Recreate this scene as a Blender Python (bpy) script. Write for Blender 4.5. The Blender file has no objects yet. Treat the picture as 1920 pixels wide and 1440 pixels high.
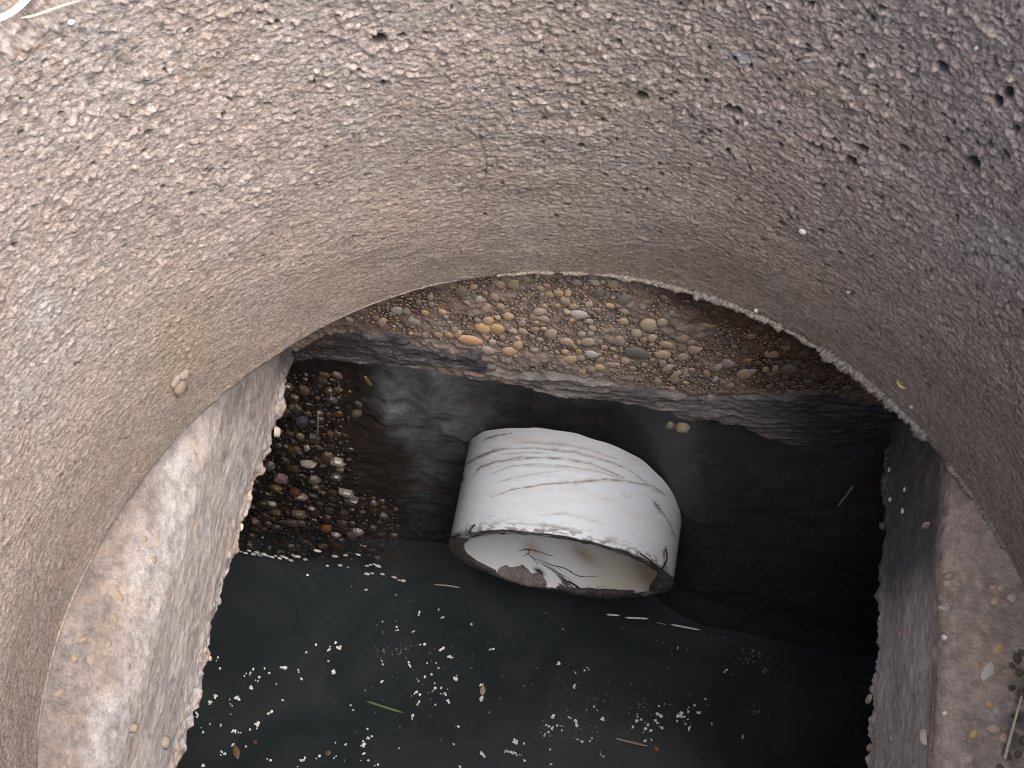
import bpy, math, random
import numpy as np
from mathutils import Vector, Matrix

random.seed(7)
RNG = np.random.default_rng(11)
scene = bpy.context.scene
COL = scene.collection
rad = math.radians

# ------------------------------------------------------------------ camera, sky, sun, exposure
F_PX = 2400.0                                    # focal length in photograph pixels (1920 wide)
CX, CY = 960.0, 720.0
CAM_H = 0.73                                     # camera height over the water (z = 0)


def _n(v):
    v = np.asarray(v, float)
    return v / np.linalg.norm(v)


_d = _n([1100 - CX, 1840 - CY, F_PX])            # straight down, seen from the camera
_y = np.array([2000 - CX, -4550 - CY, F_PX])     # along the tank (towards the back wall)
_y = _n(_y - _d * (_y @ _d))
_z = -_d
_x = np.cross(_y, _z)
M = np.array([_x, _y, _z])                       # camera (right, down, forward) -> world
CAM = np.array([0.0, 0.0, CAM_H])

cam_data = bpy.data.cameras.new('camera')
cam = bpy.data.objects.new('camera', cam_data)
COL.objects.link(cam)
cam_data.sensor_width = 36.0
cam_data.lens = 36.0 * F_PX / 1920.0
cam_data.clip_start = 0.01
cam_data.clip_end = 2000.0
_r, _u, _b = M @ np.array([1, 0, 0]), M @ np.array([0, -1, 0]), M @ np.array([0, 0, -1])
mw = Matrix(((_r[0], _u[0], _b[0], 0), (_r[1], _u[1], _b[1], 0), (_r[2], _u[2], _b[2], CAM_H), (0, 0, 0, 1)))
cam.matrix_world = mw
scene.camera = cam

SUN_EL, SUN_AZ = 62.0, -20.0                      # azimuth counted from +X towards +Y
world = bpy.data.worlds.new('World')
scene.world = world
world.use_nodes = True
wnt = world.node_tree
sky = wnt.nodes.new('ShaderNodeTexSky')
sky.sky_type = 'NISHITA'
sky.sun_disc = False
sky.sun_elevation = rad(SUN_EL)
sky.sun_rotation = rad(90 - SUN_AZ)
sky.air_density = 0.35
sky.dust_density = 6.0
sky.ozone_density = 1.0
bg = wnt.nodes['Background']
wnt.links.new(sky.outputs['Color'], bg.inputs['Color'])
bg.inputs['Strength'].default_value = 0.15

sun_data = bpy.data.lights.new('sun', 'SUN')
sun_data.energy = 0.5
sun_data.angle = rad(75)
sun_data.color = (1.0, 0.965, 0.93)
sun = bpy.data.objects.new('sun', sun_data)
COL.objects.link(sun)
_sd = Vector((math.cos(rad(SUN_EL)) * math.cos(rad(SUN_AZ)), math.cos(rad(SUN_EL)) * math.sin(rad(SUN_AZ)), math.sin(rad(SUN_EL))))
sun.rotation_euler = _sd.to_track_quat('Z', 'Y').to_euler()
sun.location = (0, 0, 3)

scene.view_settings.view_transform = 'Standard'
scene.view_settings.look = 'None'
scene.view_settings.gamma = 1.0
scene.view_settings.use_curve_mapping = False
scene.view_settings.exposure = 1.52
scene.render.engine = 'CYCLES'
scene.cycles.filter_width = 0.95
scene.cycles.max_bounces = 8
scene.cycles.diffuse_bounces = 5
scene.cycles.glossy_bounces = 3

# ------------------------------------------------------------------ projection helpers (photo pixel <-> point on a surface)


def ray(px, py):
    return M @ np.array([px - CX, py - CY, F_PX]) / F_PX


def proj(P):
    q = (np.asarray(P, float) - CAM) @ M
    return CX + F_PX * q[..., 0] / q[..., 2], CY + F_PX * q[..., 1] / q[..., 2]


def on_z(px, py, z):
    r = ray(px, py)
    return CAM + r * ((z - CAM_H) / r[2])


def on_x(px, py, x):
    r = ray(px, py)
    return CAM + r * (x / r[0])


Z_SLAB0, Z_SLAB1 = 0.24, 0.33                    # slab underside and top
Z_RIM = 0.53
RING_C = np.array([-0.0248, 0.0707])
RING_R = 0.1573
RING_OUT = 0.205


def yb(z):
    """the back face of the slab and the tank wall below it"""
    return np.interp(z, [-0.1, 0.0, Z_SLAB0, Z_SLAB1], [0.184, 0.195, 0.222, 0.233])


def on_back(px, py):
    r = ray(px, py)
    z = 0.25
    for _ in range(12):
        t = yb(z) / r[1]
        z = CAM_H + t * r[2]
    return np.array([t * r[0], yb(z), z])


def ring_r(z):
    z = np.asarray(z, float)
    r = RING_R + 0.003 * np.clip((z - Z_SLAB1) / 0.16, 0, 1)
    k = np.clip((z - 0.506) / 0.024, 0, 1)
    return r + 0.024 * (1 - np.sqrt(np.clip(1 - k * k, 0, 1)))


def on_ring(px, py):
    r = ray(px, py)
    t = 0.2
    while t < 0.8:
        P = CAM + r * t
        rr = math.hypot(P[0] - RING_C[0], P[1] - RING_C[1])
        if P[2] < Z_RIM and rr >= float(ring_r(P[2])):
            break
        t += 0.0004
    th = math.atan2(P[1] - RING_C[1], P[0] - RING_C[0])
    return P, th


# ------------------------------------------------------------------ noise
_LAT = {}


def vnoise(u, v, seed=0):
    if seed not in _LAT:
        _LAT[seed] = np.random.default_rng(1000 + seed).random((512, 512))
    L = _LAT[seed]
    iu, iv = np.floor(u).astype(int), np.floor(v).astype(int)
    fu, fv = u - iu, v - iv
    fu, fv = fu * fu * (3 - 2 * fu), fv * fv * (3 - 2 * fv)
    a, b = L[iu % 512, iv % 512], L[(iu + 1) % 512, iv % 512]
    c, d = L[iu % 512, (iv + 1) % 512], L[(iu + 1) % 512, (iv + 1) % 512]
    return (a * (1 - fu) + b * fu) * (1 - fv) + (c * (1 - fu) + d * fu) * fv


def fbm(u, v, seed=0, oct=4, gain=0.5):
    s, a, t = 0, 1.0, 0
    for k in range(oct):
        ca, sa = math.cos(0.7 * k), math.sin(0.7 * k)
        s = s + a * vnoise((u * ca - v * sa) * 2 ** k + 17.3 * k, (u * sa + v * ca) * 2 ** k + 5.1 * k, seed + k)
        t += a
        a *= gain
    return s / t


def sstep(a, b, x):
    t = np.clip((x - a) / (b - a), 0, 1)
    return t * t * (3 - 2 * t)


def blob(x, y, cx, cy, rx, ry, ang=0.0):
    c, s = math.cos(rad(ang)), math.sin(rad(ang))
    dx, dy = x - cx, y - cy
    return np.exp(-(((dx * c + dy * s) / rx) ** 2 + ((-dx * s + dy * c) / ry) ** 2))


def poly_sd(x, y, poly):
    """signed distance to a polygon, positive inside"""
    p = np.asarray(poly, float)
    d = np.full(x.shape, 1e18)
    inside = np.zeros(x.shape, bool)
    for i in range(len(p)):
        ax, ay = p[i - 1]
        bx, by = p[i]
        ex, ey = bx - ax, by - ay
        t = np.clip(((x - ax) * ex + (y - ay) * ey) / (ex * ex + ey * ey), 0, 1)
        d = np.minimum(d, (x - ax - t * ex) ** 2 + (y - ay - t * ey) ** 2)
        cr = (ay > y) != (by > y)
        if by != ay:
            inside ^= cr & (x < (bx - ax) * (y - ay) / (by - ay) + ax)
    d = np.sqrt(d)
    return np.where(inside, d, -d)


def lerp(a, b, t):
    return a + (b - a) * t


def mixc(c, col, t):
    return c + (np.asarray(col, float) - c) * t[..., None]


# ------------------------------------------------------------------ object helpers
def tag(o, label=None, cat=None, group=None, kind=None):
    if label: o['label'] = label
    if cat: o['category'] = cat
    if group: o['group'] = group
    if kind: o['kind'] = kind
    return o


def empty(name, loc):
    o = bpy.data.objects.new(name, None)
    o.empty_display_size = 0.02
    COL.objects.link(o)
    o.location = loc
    return o


def link(name, me, parent=None, mtx=None):
    o = bpy.data.objects.new(name, me)
    COL.objects.link(o)
    if parent is not None:
        o.parent = parent
        o.matrix_parent_inverse = Matrix.Translation(-Vector(parent.location))
    if mtx is not None:
        o.matrix_basis = mtx
    return o


def np_mesh(name, V, Q, mat, col=None, wet=None, smooth=True):
    V = np.asarray(V, np.float32).reshape(-1, 3)
    Q = np.asarray(Q, np.int32)
    k = Q.shape[1]
    me = bpy.data.meshes.new(name)
    me.vertices.add(len(V))
    me.vertices.foreach_set('co', V.ravel())
    me.loops.add(Q.size)
    me.loops.foreach_set('vertex_index', Q.ravel())
    me.polygons.add(len(Q))
    me.polygons.foreach_set('loop_start', np.arange(0, Q.size, k, dtype=np.int32))
    me.update(calc_edges=True)
    if smooth:
        me.polygons.foreach_set('use_smooth', np.ones(len(Q), bool))
    if col is not None:
        a = me.attributes.new('Col', 'FLOAT_COLOR', 'POINT')
        c4 = np.ones((len(V), 4), np.float32)
        c4[:, :3] = np.clip(col.reshape(-1, 3), 0.003, 0.9)
        a.data.foreach_set('color', c4.ravel())
    if wet is not None:
        a = me.attributes.new('wet', 'FLOAT', 'POINT')
        a.data.foreach_set('value', np.clip(np.asarray(wet, np.float32).ravel(), 0, 1))
    me.materials.append(mat)
    me.validate()
    return me


def grid_faces(nu, nv, keep=None, wrap=False):
    """quads of a grid whose vertices are laid out [u, v]"""
    i = np.arange(nu if wrap else nu - 1)
    j = np.arange(nv - 1)
    I, J = np.meshgrid(i, j, indexing='ij')
    I2 = (I + 1) % nu
    Q = np.stack([I * nv + J, I2 * nv + J, I2 * nv + J + 1, I * nv + J + 1], -1).reshape(-1, 4)
    if keep is not None:
        k = keep.ravel()
        Q = Q[k[Q].any(1)]
    return Q


# ------------------------------------------------------------------ materials
def new_mat(name):
    m = bpy.data.materials.new(name)
    m.use_nodes = True
    nt = m.node_tree
    return m, nt, nt.nodes['Principled BSDF']


def N(nt, typ, **kw):
    nd = nt.nodes.new(typ)
    for k, v in kw.items():
        if k in nd.inputs:
            nd.inputs[k].default_value = v
        else:
            setattr(nd, k, v)
    return nd


def mat_surface(name, grain=2200.0, bump=0.35, dist=0.0004, var=0.5, rough=0.92, wet_rough=0.22, attr=True, objcol=False, spec=0.35):
    m, nt, bs = new_mat(name)
    L = nt.links
    tc = N(nt, 'ShaderNodeTexCoord')
    n1 = N(nt, 'ShaderNodeTexNoise', Scale=grain, Detail=4.0, Roughness=0.65)
    L.new(tc.outputs['Object'], n1.inputs['Vector'])
    mr = N(nt, 'ShaderNodeMapRange')
    mr.inputs['From Min'].default_value = 0.3
    mr.inputs['From Max'].default_value = 0.7
    mr.inputs['To Min'].default_value = 1 - var
    mr.inputs['To Max'].default_value = 1 + var
    L.new(n1.outputs['Fac'], mr.inputs['Value'])
    mul = N(nt, 'ShaderNodeVectorMath', operation='SCALE')
    if objcol:
        oi = N(nt, 'ShaderNodeObjectInfo')
        L.new(oi.outputs['Color'], mul.inputs[0])
        wsrc = oi.outputs['Alpha']
    else:
        at = N(nt, 'ShaderNodeAttribute', attribute_name='Col')
        L.new(at.outputs['Color'], mul.inputs[0])
        wa = N(nt, 'ShaderNodeAttribute', attribute_name='wet')
        wsrc = wa.outputs['Fac']
    L.new(mr.outputs['Result'], mul.inputs['Scale'])
    L.new(mul.outputs['Vector'], bs.inputs['Base Color'])
    rr = N(nt, 'ShaderNodeMapRange')
    rr.inputs['To Min'].default_value = rough
    rr.inputs['To Max'].default_value = wet_rough
    L.new(wsrc, rr.inputs['Value'])
    L.new(rr.outputs['Result'], bs.inputs['Roughness'])
    sp = N(nt, 'ShaderNodeMapRange')
    sp.inputs['To Min'].default_value = spec
    sp.inputs['To Max'].default_value = 0.6
    L.new(wsrc, sp.inputs['Value'])
    L.new(sp.outputs['Result'], bs.inputs['Specular IOR Level'])
    bp = N(nt, 'ShaderNodeBump', Strength=bump, Distance=dist)
    L.new(n1.outputs['Fac'], bp.inputs['Height'])
    L.new(bp.outputs['Normal'], bs.inputs['Normal'])
    return m


M_RING = mat_surface('ring_concrete', 2300, 0.45, 0.0005, 0.3, 0.95, 0.4, spec=0.2)
M_SLAB = mat_surface('slab_concrete', 1500, 0.4, 0.0004, 0.25, 0.9, 0.3, spec=0.3)
M_WALL = mat_surface('wet_tank_concrete', 900, 0.5, 0.0006, 0.4, 0.85, 0.25)
M_MORTAR = mat_surface('mortar', 1200, 0.5, 0.0006, 0.3, 0.9, 0.22)
M_STONE = mat_surface('pebble_stone', 1100, 0.25, 0.0003, 0.22, 0.85, 0.16, objcol=True)
M_GRAIN = mat_surface('gravel_grain', 1500, 0.2, 0.0003, 0.2, 0.9, 0.2)
M_PVC = mat_surface('white_plastic', 700, 0.03, 0.0002, 0.03, 0.6, 0.27, spec=0.5)
M_SLUDGE = mat_surface('sludge', 1300, 0.8, 0.0008, 0.4, 0.8, 0.25)
M_FIBRE = mat_surface('plant_fibre', 900, 0.2, 0.0003, 0.2, 0.7, 0.3, objcol=True)
M_FOAM = mat_surface('foam', 1500, 0.2, 0.0003, 0.08, 0.6, 0.3, objcol=True)
M_SOIL = mat_surface('soil', 60, 0.8, 0.01, 0.5, 0.95, 0.3)

m, nt, bs = new_mat('dark_water')
M_WATER = m
tc = N(nt, 'ShaderNodeTexCoord')
n1 = N(nt, 'ShaderNodeTexNoise', Scale=14.0, Detail=6.0, Roughness=0.62, Distortion=1.2)
nt.links.new(tc.outputs['Object'], n1.inputs['Vector'])
cr = N(nt, 'ShaderNodeValToRGB')
cr.color_ramp.elements[0].position = 0.42
cr.color_ramp.elements[0].color = (0.022, 0.028, 0.0305, 1)
cr.color_ramp.elements[1].position = 0.74
cr.color_ramp.elements[1].color = (0.038, 0.046, 0.048, 1)
nt.links.new(n1.outputs['Fac'], cr.inputs['Fac'])
nt.links.new(cr.outputs['Color'], bs.inputs['Base Color'])
bs.inputs['Roughness'].default_value = 0.14
bs.inputs['Specular IOR Level'].default_value = 0.13
bs.inputs['IOR'].default_value = 1.33
n2 = N(nt, 'ShaderNodeTexNoise', Scale=60.0, Detail=2.0)
nt.links.new(tc.outputs['Object'], n2.inputs['Vector'])
bp = N(nt, 'ShaderNodeBump', Strength=0.05, Distance=0.002)
nt.links.new(n2.outputs['Fac'], bp.inputs['Height'])
nt.links.new(bp.outputs['Normal'], bs.inputs['Normal'])

# ================================================================== SETTING: ground, water
rr_ = np.array([0.2045, 0.23, 0.27, 0.33, 0.42, 0.55, 0.8, 1.2, 2, 4, 10, 40, 150, 600])
nth = 96
TH, RR = np.meshgrid(np.linspace(0, 2 * math.pi, nth, endpoint=False), rr_, indexing='ij')
gx, gy = RING_C[0] + RR * np.cos(TH), RING_C[1] + RR * np.sin(TH)
gz = 0.517 + 0.03 * (fbm(gx * 3 + 50, gy * 3 + 50, 40) - 0.5) * sstep(0.21, 0.6, RR)
gcol = mixc(np.zeros(gx.shape + (3,)) + np.array([0.14, 0.11, 0.08]), [0.16, 0.15, 0.07], fbm(gx * 8 + 9, gy * 8, 41))
o = link('ground', np_mesh('ground', np.stack([gx, gy, gz], -1), grid_faces(nth, len(rr_), wrap=True), M_SOIL, gcol, gx * 0))
tag(o, kind='structure')
# grass round the pit (outside the frame in the photograph)
gv, gf, gc = [], [], []
for i in range(2600):
    a, q = random.uniform(0, 2 * math.pi), 0.27 + 1.6 * random.random() ** 1.5
    x, y = RING_C[0] + q * math.cos(a), RING_C[1] + q * math.sin(a)
    h, w, b = random.uniform(0.02, 0.06), 0.0012, random.uniform(0, 2 * math.pi)
    lx, ly = random.uniform(-.04, .04), random.uniform(-.04, .04)
    k = len(gv)
    gv += [(x + w * math.cos(b), y + w * math.sin(b), .51), (x - w * math.cos(b), y - w * math.sin(b), .51),
           (x + lx * .4 - w * math.cos(b) * .7, y + ly * .4 - w * math.sin(b) * .7, .515 + h * .6), (x + lx, y + ly, .515 + h)]
    gf.append((k, k + 1, k + 2, k + 3))
    gc += [random.choice([(0.05, 0.08, 0.02), (0.22, 0.18, 0.09), (0.09, 0.1, 0.03)])] * 4
o = link('grass', np_mesh('grass', gv, gf, M_GRAIN, np.array(gc), np.zeros(len(gv)), False))
tag(o, kind='stuff')

wx = np.linspace(-0.23, 0.2, 2)
o = link('water', np_mesh('water', [(-.31, -.24, 0), (.21, -.24, 0), (.21, .25, 0), (-.31, .25, 0)], [(0, 1, 2, 3)], M_WATER))
tag(o, kind='structure')

# ================================================================== THING: concrete ring
def ring_mesh():
    a0, a1 = rad(12), rad(206)
    th = np.concatenate([np.linspace(a0, a1, 1150), np.linspace(a1, a0 + 2 * math.pi, 300)[1:-1]])
    zi = np.concatenate([np.linspace(Z_SLAB1 - 0.001, 0.506, 400), 0.506 + 0.024 * np.sin(np.linspace(0, math.pi / 2 - .02, 44)[1:])])
    rim_r = np.linspace(float(ring_r(zi[-1])), RING_OUT - 0.006, 30)[1:]
    # profile: underside, lip, inner wall, rim, outer side
    under = [(RING_OUT, Z_SLAB1 + 0.0006), (RING_R + 0.012, Z_SLAB1 + 0.0006), (RING_R + 0.003, Z_SLAB1 + 0.0002), (RING_R + 0.0009, Z_SLAB1 - 0.0009)]
    pr = np.array(under + [(float(ring_r(z)), z) for z in zi] + [(r_, Z_RIM) for r_ in rim_r] + [(RING_OUT - 0.001, Z_RIM - 0.005), (RING_OUT, 0.33)])
    nu, nv = len(th), len(pr)
    T, Rr = np.meshgrid(th, pr[:, 0], indexing='ij')
    _, Zz = np.meshgrid(th, pr[:, 1], indexing='ij')
    arc = np.concatenate([[0], np.cumsum(np.linalg.norm(np.diff(pr, axis=0), axis=1))])
    arc += Z_SLAB1 - 0.001 - arc[len(under)]                         # equals z on the plain part of the wall
    pn = np.gradient(pr, axis=0)
    pn /= np.linalg.norm(pn, axis=1)[:, None]
    u, v = T * RING_R, np.broadcast_to(arc, T.shape)
    inner = np.zeros(nv)
    inner[len(under):len(under) + len(zi) + len(rim_r)] = 1
    inner = np.broadcast_to(inner, T.shape)
    # how far up the wall: smeared along the circumference lower down, gritty near the top
    up = sstep(0.36, 0.47, Zz)
    sh = u + 0.25 * (v - 0.4)                      # drag direction
    warp = 0.004 * (fbm(u * 60, v * 60, 3, 2) - 0.5)
    fine_iso = fbm(u * 800, v * 950, 10, 2, 1.0)
    fine_drag = fbm((sh + warp) * 600, (v + warp * .3) * 1150, 14, 3, 0.9)
    fine = lerp(fine_drag, fine_iso, np.clip(up * 0.8 + 0.2, 0, 1))
    mid = fbm((u + warp) * 130, (v + warp) * 230, 20, 3)
    big = fbm(u * 22, v * 30, 24, 3)
    amp = lerp(0.45, 1.0, sstep(0.335, 0.39, Zz)) * lerp(0.7, 1.15, big)
    amp = amp * lerp(1.05, 0.85, sstep(rad(95), rad(150), T))
    disp = amp * (0.00105 * (fine - 0.5) + 0.0004 * (mid - 0.5)) + 0.003 * (big - 0.5)
    dk = sstep(0.7, 0.82, fbm(u * 760 + 5, v * 900 + 9, 32, 2)) * (0.35 + 0.65 * sstep(rad(130), rad(70), T)) * sstep(0.345, 0.4, Zz)
    disp = disp - 0.0007 * dk
    grit = sstep(0.66, 0.8, fbm(u * 420 + 9, v * 420, 30, 2))
    disp = disp + 0.0006 * grit * (0.3 + up)
    # pits: small random air holes and the named ones
    pit = np.zeros_like(T)
    spots = []
    Z3 = [(140,193,8),(915,440,12),(1470,385,24),(1825,520,21),(285,620,26),(545,690,11),(865,782,12),(1010,828,18),(960,895,21),(760,815,22),
          (1245,835,16),(1648,910,22),(1490,778,10),(1660,808,9),(1880,722,12),(1465,640,9),(1828,860,14),(775,1030,14),(945,1055,14),(1108,1098,14),
          (780,1290,14),(560,1258,14),(1655,1340,11),(205,740,8),(1500,180,12),(1120,38,12),(1185,125,7),(1295,432,8),(1255,732,9),(1540,1220,10),
          (1400,1330,7),(870,375,8),(1775,360,8),(1000,325,11),(640,340,7),(1780,570,18),(375,385,8),(1575,1370,8),(540,460,10),(1030,285,7)]
    Z2 = [(620,45,7),(1175,30,8),(1310,38,7),(340,200,12),(475,190,7),(95,385,8),(1000,490,9),(1690,550,20),(1350,810,11),(1475,835,7),(1570,470,9),
          (150,995,9),(235,465,12),(1850,545,8),(215,225,24),(905,1028,7),(1800,985,9),(1130,795,9),(1120,510,8),(1860,150,9),(800,780,6),(840,930,6)]
    Z1 = [(1755,458,12),(1505,585,9),(1255,640,11),(1180,950,12),(915,1050,8),(860,1218,7),(835,740,11),(1225,300,7),(1545,130,13),(1465,72,10),(930,395,8),
          (435,832,7),(1240,1070,7),(125,750,10),(1480,1435,7),(710,1385,8),(345,640,9),(235,760,6)]
    for L, ox in ((Z3, 1280), (Z2, 640), (Z1, 0)):
        for (a, b, r) in L:
            P, t = on_ring(ox + a / 3, b / 3)
            dist = np.linalg.norm(P - CAM)
            spots.append((t * RING_R, P[2], 1.55 * r / 3 * dist / F_PX))
    for i in range(420):
        t = random.uniform(a0, a1) if i % 2 else random.uniform(a0, rad(100))
        spots.append((t * RING_R, random.uniform(0.35, 0.5), random.choice([.00035, .0004, .0005, .0006, .0008])))
    uu = th * RING_R
    for (su, sv, sr) in spots:
        i0, i1 = np.searchsorted(uu[:1150], [su - 5 * sr, su + 5 * sr])
        j0, j1 = len(under) + np.searchsorted(zi, [sv - 5 * sr, sv + 5 * sr])
        if i1 <= i0 or j1 <= j0: continue
        du, dv = u[i0:i1, j0:j1] - su, v[i0:i1, j0:j1] - sv
        w = random.uniform(0.75, 1.35)
        wob = 1 + 0.5 * (vnoise(du / sr * .9 + 50 * su * 100, dv / sr * .9 + 31, 5) - 0.5)
        q = np.sqrt((du / (sr * w)) ** 2 + (dv / sr * w) ** 2) * wob
        pit[i0:i1, j0:j1] = np.maximum(pit[i0:i1, j0:j1], 1 - sstep(0.8, 1.3, q))
        disp[i0:i1, j0:j1] -= sr * 2.3 * (1 - sstep(0.4, 1.25, q))
    disp = disp * inner
    Rr = Rr - disp * pn[None, :, 1]
    Zd = Zz + disp * pn[None, :, 0]
    V = np.stack([RING_C[0] + Rr * np.cos(T), RING_C[1] + Rr * np.sin(T), Zd], -1)
    # colour
    c = np.zeros(T.shape + (3,)) + np.array([0.36, 0.308, 0.268])
    patch = fbm(u * 34 + 4, v * 44, 50, 4)
    c = mixc(c, [0.33, 0.275, 0.225], sstep(0.5, 0.72, patch) * 0.6)           # tan dirt
    c = mixc(c, [0.36, 0.325, 0.30], sstep(0.55, 0.75, fbm(u * 40 + 70, v * 50, 54, 4)) * 0.7)   # cement grey
    c = mixc(c, [0.39, 0.34, 0.30], sstep(0.5, 0.8, fbm(u * 90 + 7, v * 130, 58, 3)) * 0.5)
    tone = 0.45 * (fine - 0.5) * 2.2 + 0.25 * (mid - 0.5) * 2
    c = c * np.clip(1 + 0.55 * tone, 0.35, 1.7)[..., None]
    foot_tone = sstep(0.40, 0.335, Zz + 0.03 * (patch - 0.5)) * 0.5                  # darker and browner towards the foot of the ring
    c = mixc(c, [0.23, 0.18, 0.145], foot_tone)
    px, py = proj(V)
    for (bx, by, rx, ry, an, k, colr) in [(335, 640, 60, 90, 0, .5, (0.3, 0.25, 0.16)), (80, 580, 22, 35, 15, .7, (0.42, 0.41, 0.42)), (45, 730, 35, 45, 0, .5, (0.38, 0.37, 0.37)),
                                          (1000, 440, 70, 60, 0, .4, (0.36, 0.32, 0.315)), (640, 530, 60, 45, -20, .35, (0.34, 0.27, 0.19)), (760, 400, 90, 60, -10, .3, (0.34, 0.27, 0.2)),
                                          (1390, 110, 26, 10, 10, .8, (0.46, 0.45, 0.46)), (1875, 470, 40, 60, -35, .5, (0.43, 0.42, 0.41)), (1190, 420, 60, 40, 20, .5, (0.3, 0.275, 0.27)),
                                          (700, 75, 16, 12, 0, .5, (0.2, 0.18, 0.18)), (1310, 260, 120, 40, 20, .3, (0.26, 0.23, 0.21)), (1330, 480, 120, 45, 25, .35, (0.25, 0.2, 0.16))]:
        c = mixc(c, colr, blob(px, py, bx, by, rx, ry, an) * k)
    spk = sstep(0.68, 0.76, fbm(u * 700 + 33, v * 760, 60, 2)) * sstep(0.36, 0.47, Zz + 0.05 * (big - .5)) * 0.8
    c = mixc(c, [0.56, 0.5, 0.44], spk)
    cor = blob(px, py, 60, 60, 420, 260)                                        # gravelly corner by the rim
    c = mixc(c, [0.58, 0.52, 0.46], sstep(0.66, 0.73, vnoise(u * 600 + 3, v * 600, 63)) * cor * 0.6)
    # hairline crack and a crumbly horizontal seam in the middle of the wall
    crk = np.exp(-((px - (906 + 7 * np.sin(py / 22.0) + 3 * (vnoise(py / 6, py * 0, 67) - .5)) ) / 2.2) ** 2) * sstep(222, 240, py) * sstep(345, 325, py)
    c = mixc(c, [0.06, 0.05, 0.045], crk * 0.7)
    seam = np.exp(-((py - (352 + (px - 930) * 0.05 + 9 * (vnoise(px / 30, px * 0, 68) - .5))) / 7.0) ** 2) * sstep(845, 870, px) * sstep(1020, 995, px)
    c = mixc(c, [0.42, 0.37, 0.32], seam * sstep(.5, .7, vnoise(u * 500, v * 500, 69)) * .8)
    c = mixc(c, [0.07, 0.06, 0.055], seam * sstep(.6, .75, vnoise(u * 450 + 40, v * 700, 71)) * .7)
    c = mixc(c, [0.36, 0.26, 0.17], sstep(0.84, 0.9, vnoise(u * 420 + 3, v * 420, 64)) * cor * 0.6)
    c = mixc(c, [0.09, 0.08, 0.075], sstep(0.8, 0.86, vnoise(u * 330 + 3, v * 330, 65)) * cor * 0.6)
    c = c * 0.82
    c = c.mean(-1, keepdims=True) * 0.1 + c * 0.9
    c = c * (1 + 0.7 * (RNG.random(T.shape) - 0.5) + 0.5 * (vnoise(u * 1100, v * 1300, 66) - .5))[..., None]
    c = mixc(c, [0.17, 0.14, 0.11], sstep(0.51, 0.53, Zz) * sstep(0.35, 0.6, fbm(u * 120, v * 120, 72, 3)) * .8)
    c = mixc(c, [0.06, 0.052, 0.047], dk * 0.65)
    c = mixc(c, [0.03, 0.026, 0.024], pit * 0.9)  # shade inside the pits painted into the colour
    wet = foot_tone * 0.25
    return np_mesh('concrete_ring', V, grid_faces(nu, nv, wrap=True), M_RING, c, wet)


ring = link('concrete_ring', ring_mesh())
tag(ring, 'rough brown concrete riser ring with pitted wall around the opening', 'concrete ring')


def tube(P, R, seg, name, mat, col, wet=0.0, lump=0.0, seed=0, cap=True, flat=1.0, nrm=(0, 0, 1)):
    """a round bar along P with radius R per point"""
    P = np.asarray(P, float)
    n = len(P)
    R = np.broadcast_to(np.asarray(R, float), (n,))
    T = np.gradient(P, axis=0)
    T /= np.linalg.norm(T, axis=1)[:, None] + 1e-12
    A = np.cross(T, np.asarray(nrm, float))
    A /= np.linalg.norm(A, axis=1)[:, None] + 1e-9
    B = np.cross(A, T)
    an = np.linspace(0, 2 * math.pi, seg, endpoint=False)
    rr = R[:, None] * np.ones(seg)
    if lump:
        rr = rr * (1 + lump * (RNG.random((n, seg)) - 0.5) * 2)
    V = P[:, None] + rr[..., None] * (np.cos(an)[None, :, None] * A[:, None] + flat * np.sin(an)[None, :, None] * B[:, None])
    i = np.arange(n - 1)[:, None]
    j = np.arange(seg)[None]
    Q = np.stack([i * seg + j + 0 * i, i * seg + (j + 1) % seg, (i + 1) * seg + (j + 1) % seg, (i + 1) * seg + j], -1).reshape(-1, 4)
    c = np.zeros((n, seg, 3)) + np.asarray(col, float)
    if lump:
        c = c * (0.25 + 0.6 * RNG.random((n, seg, 1)))
    return np_mesh(name, V, Q, mat, c, np.full(n * seg, wet))


# pale broken mortar along the lip, built from short lumpy runs
def lip_point(px, py):
    P = on_z(px, py, Z_SLAB1)
    return math.atan2(P[1] - RING_C[1], P[0] - RING_C[0])


for (pa, pb, r0, r1, colr) in [((930, 513), (1040, 508), .0007, .0009, (0.40, 0.35, 0.29)), ((1050, 508), (1110, 512), .0009, .0009, (0.40, 0.36, 0.3)),
                               ((1112, 512), (1300, 553), .0009, .0014, (0.42, 0.38, 0.33)), ((1296, 550), (1470, 618), .0015, .0015, (0.42, 0.385, 0.345)),
                               ((1470, 618), (1530, 655), .0009, .0011, (0.4, 0.37, 0.33)), ((1530, 655), (1660, 750), .0018, .0021, (0.43, 0.4, 0.37)),
                               ((1655, 747), (1745, 822), .0019, .0022, (0.42, 0.39, 0.365)), ((1780, 862), (1836, 935), .0016, .0013, (0.4, 0.37, 0.32)),
                               ((1836, 938), (1895, 1030), .0019, .0016, (0.36, 0.33, 0.29))]:
    ta, tb = lip_point(*pa), lip_point(*pb)
    n = max(10, int(abs(tb - ta) * RING_R / 0.0005))
    t = np.linspace(ta, tb, n)
    w = fbm(t * RING_R * 300, t * 0 + 3, 70, 3)
    R = np.linspace(r0, r1, n) * (0.3 + 1.1 * w) * np.sqrt(np.clip(np.minimum(np.arange(n), np.arange(n)[::-1]) / 3.0, 0.05, 1))
    rr = RING_R - 0.0008 - 0.0007 * (w - 0.5)
    P = np.stack([RING_C[0] + rr * np.cos(t), RING_C[1] + rr * np.sin(t), Z_SLAB1 + 0.0006 + 0.0007 * (fbm(t * 40, t * 0, 73, 2) - .5)], -1)
    link('broken_lip', tube(P, R, 10, 'broken_lip', M_MORTAR, colr, 0.0, 0.42), ring)

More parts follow.
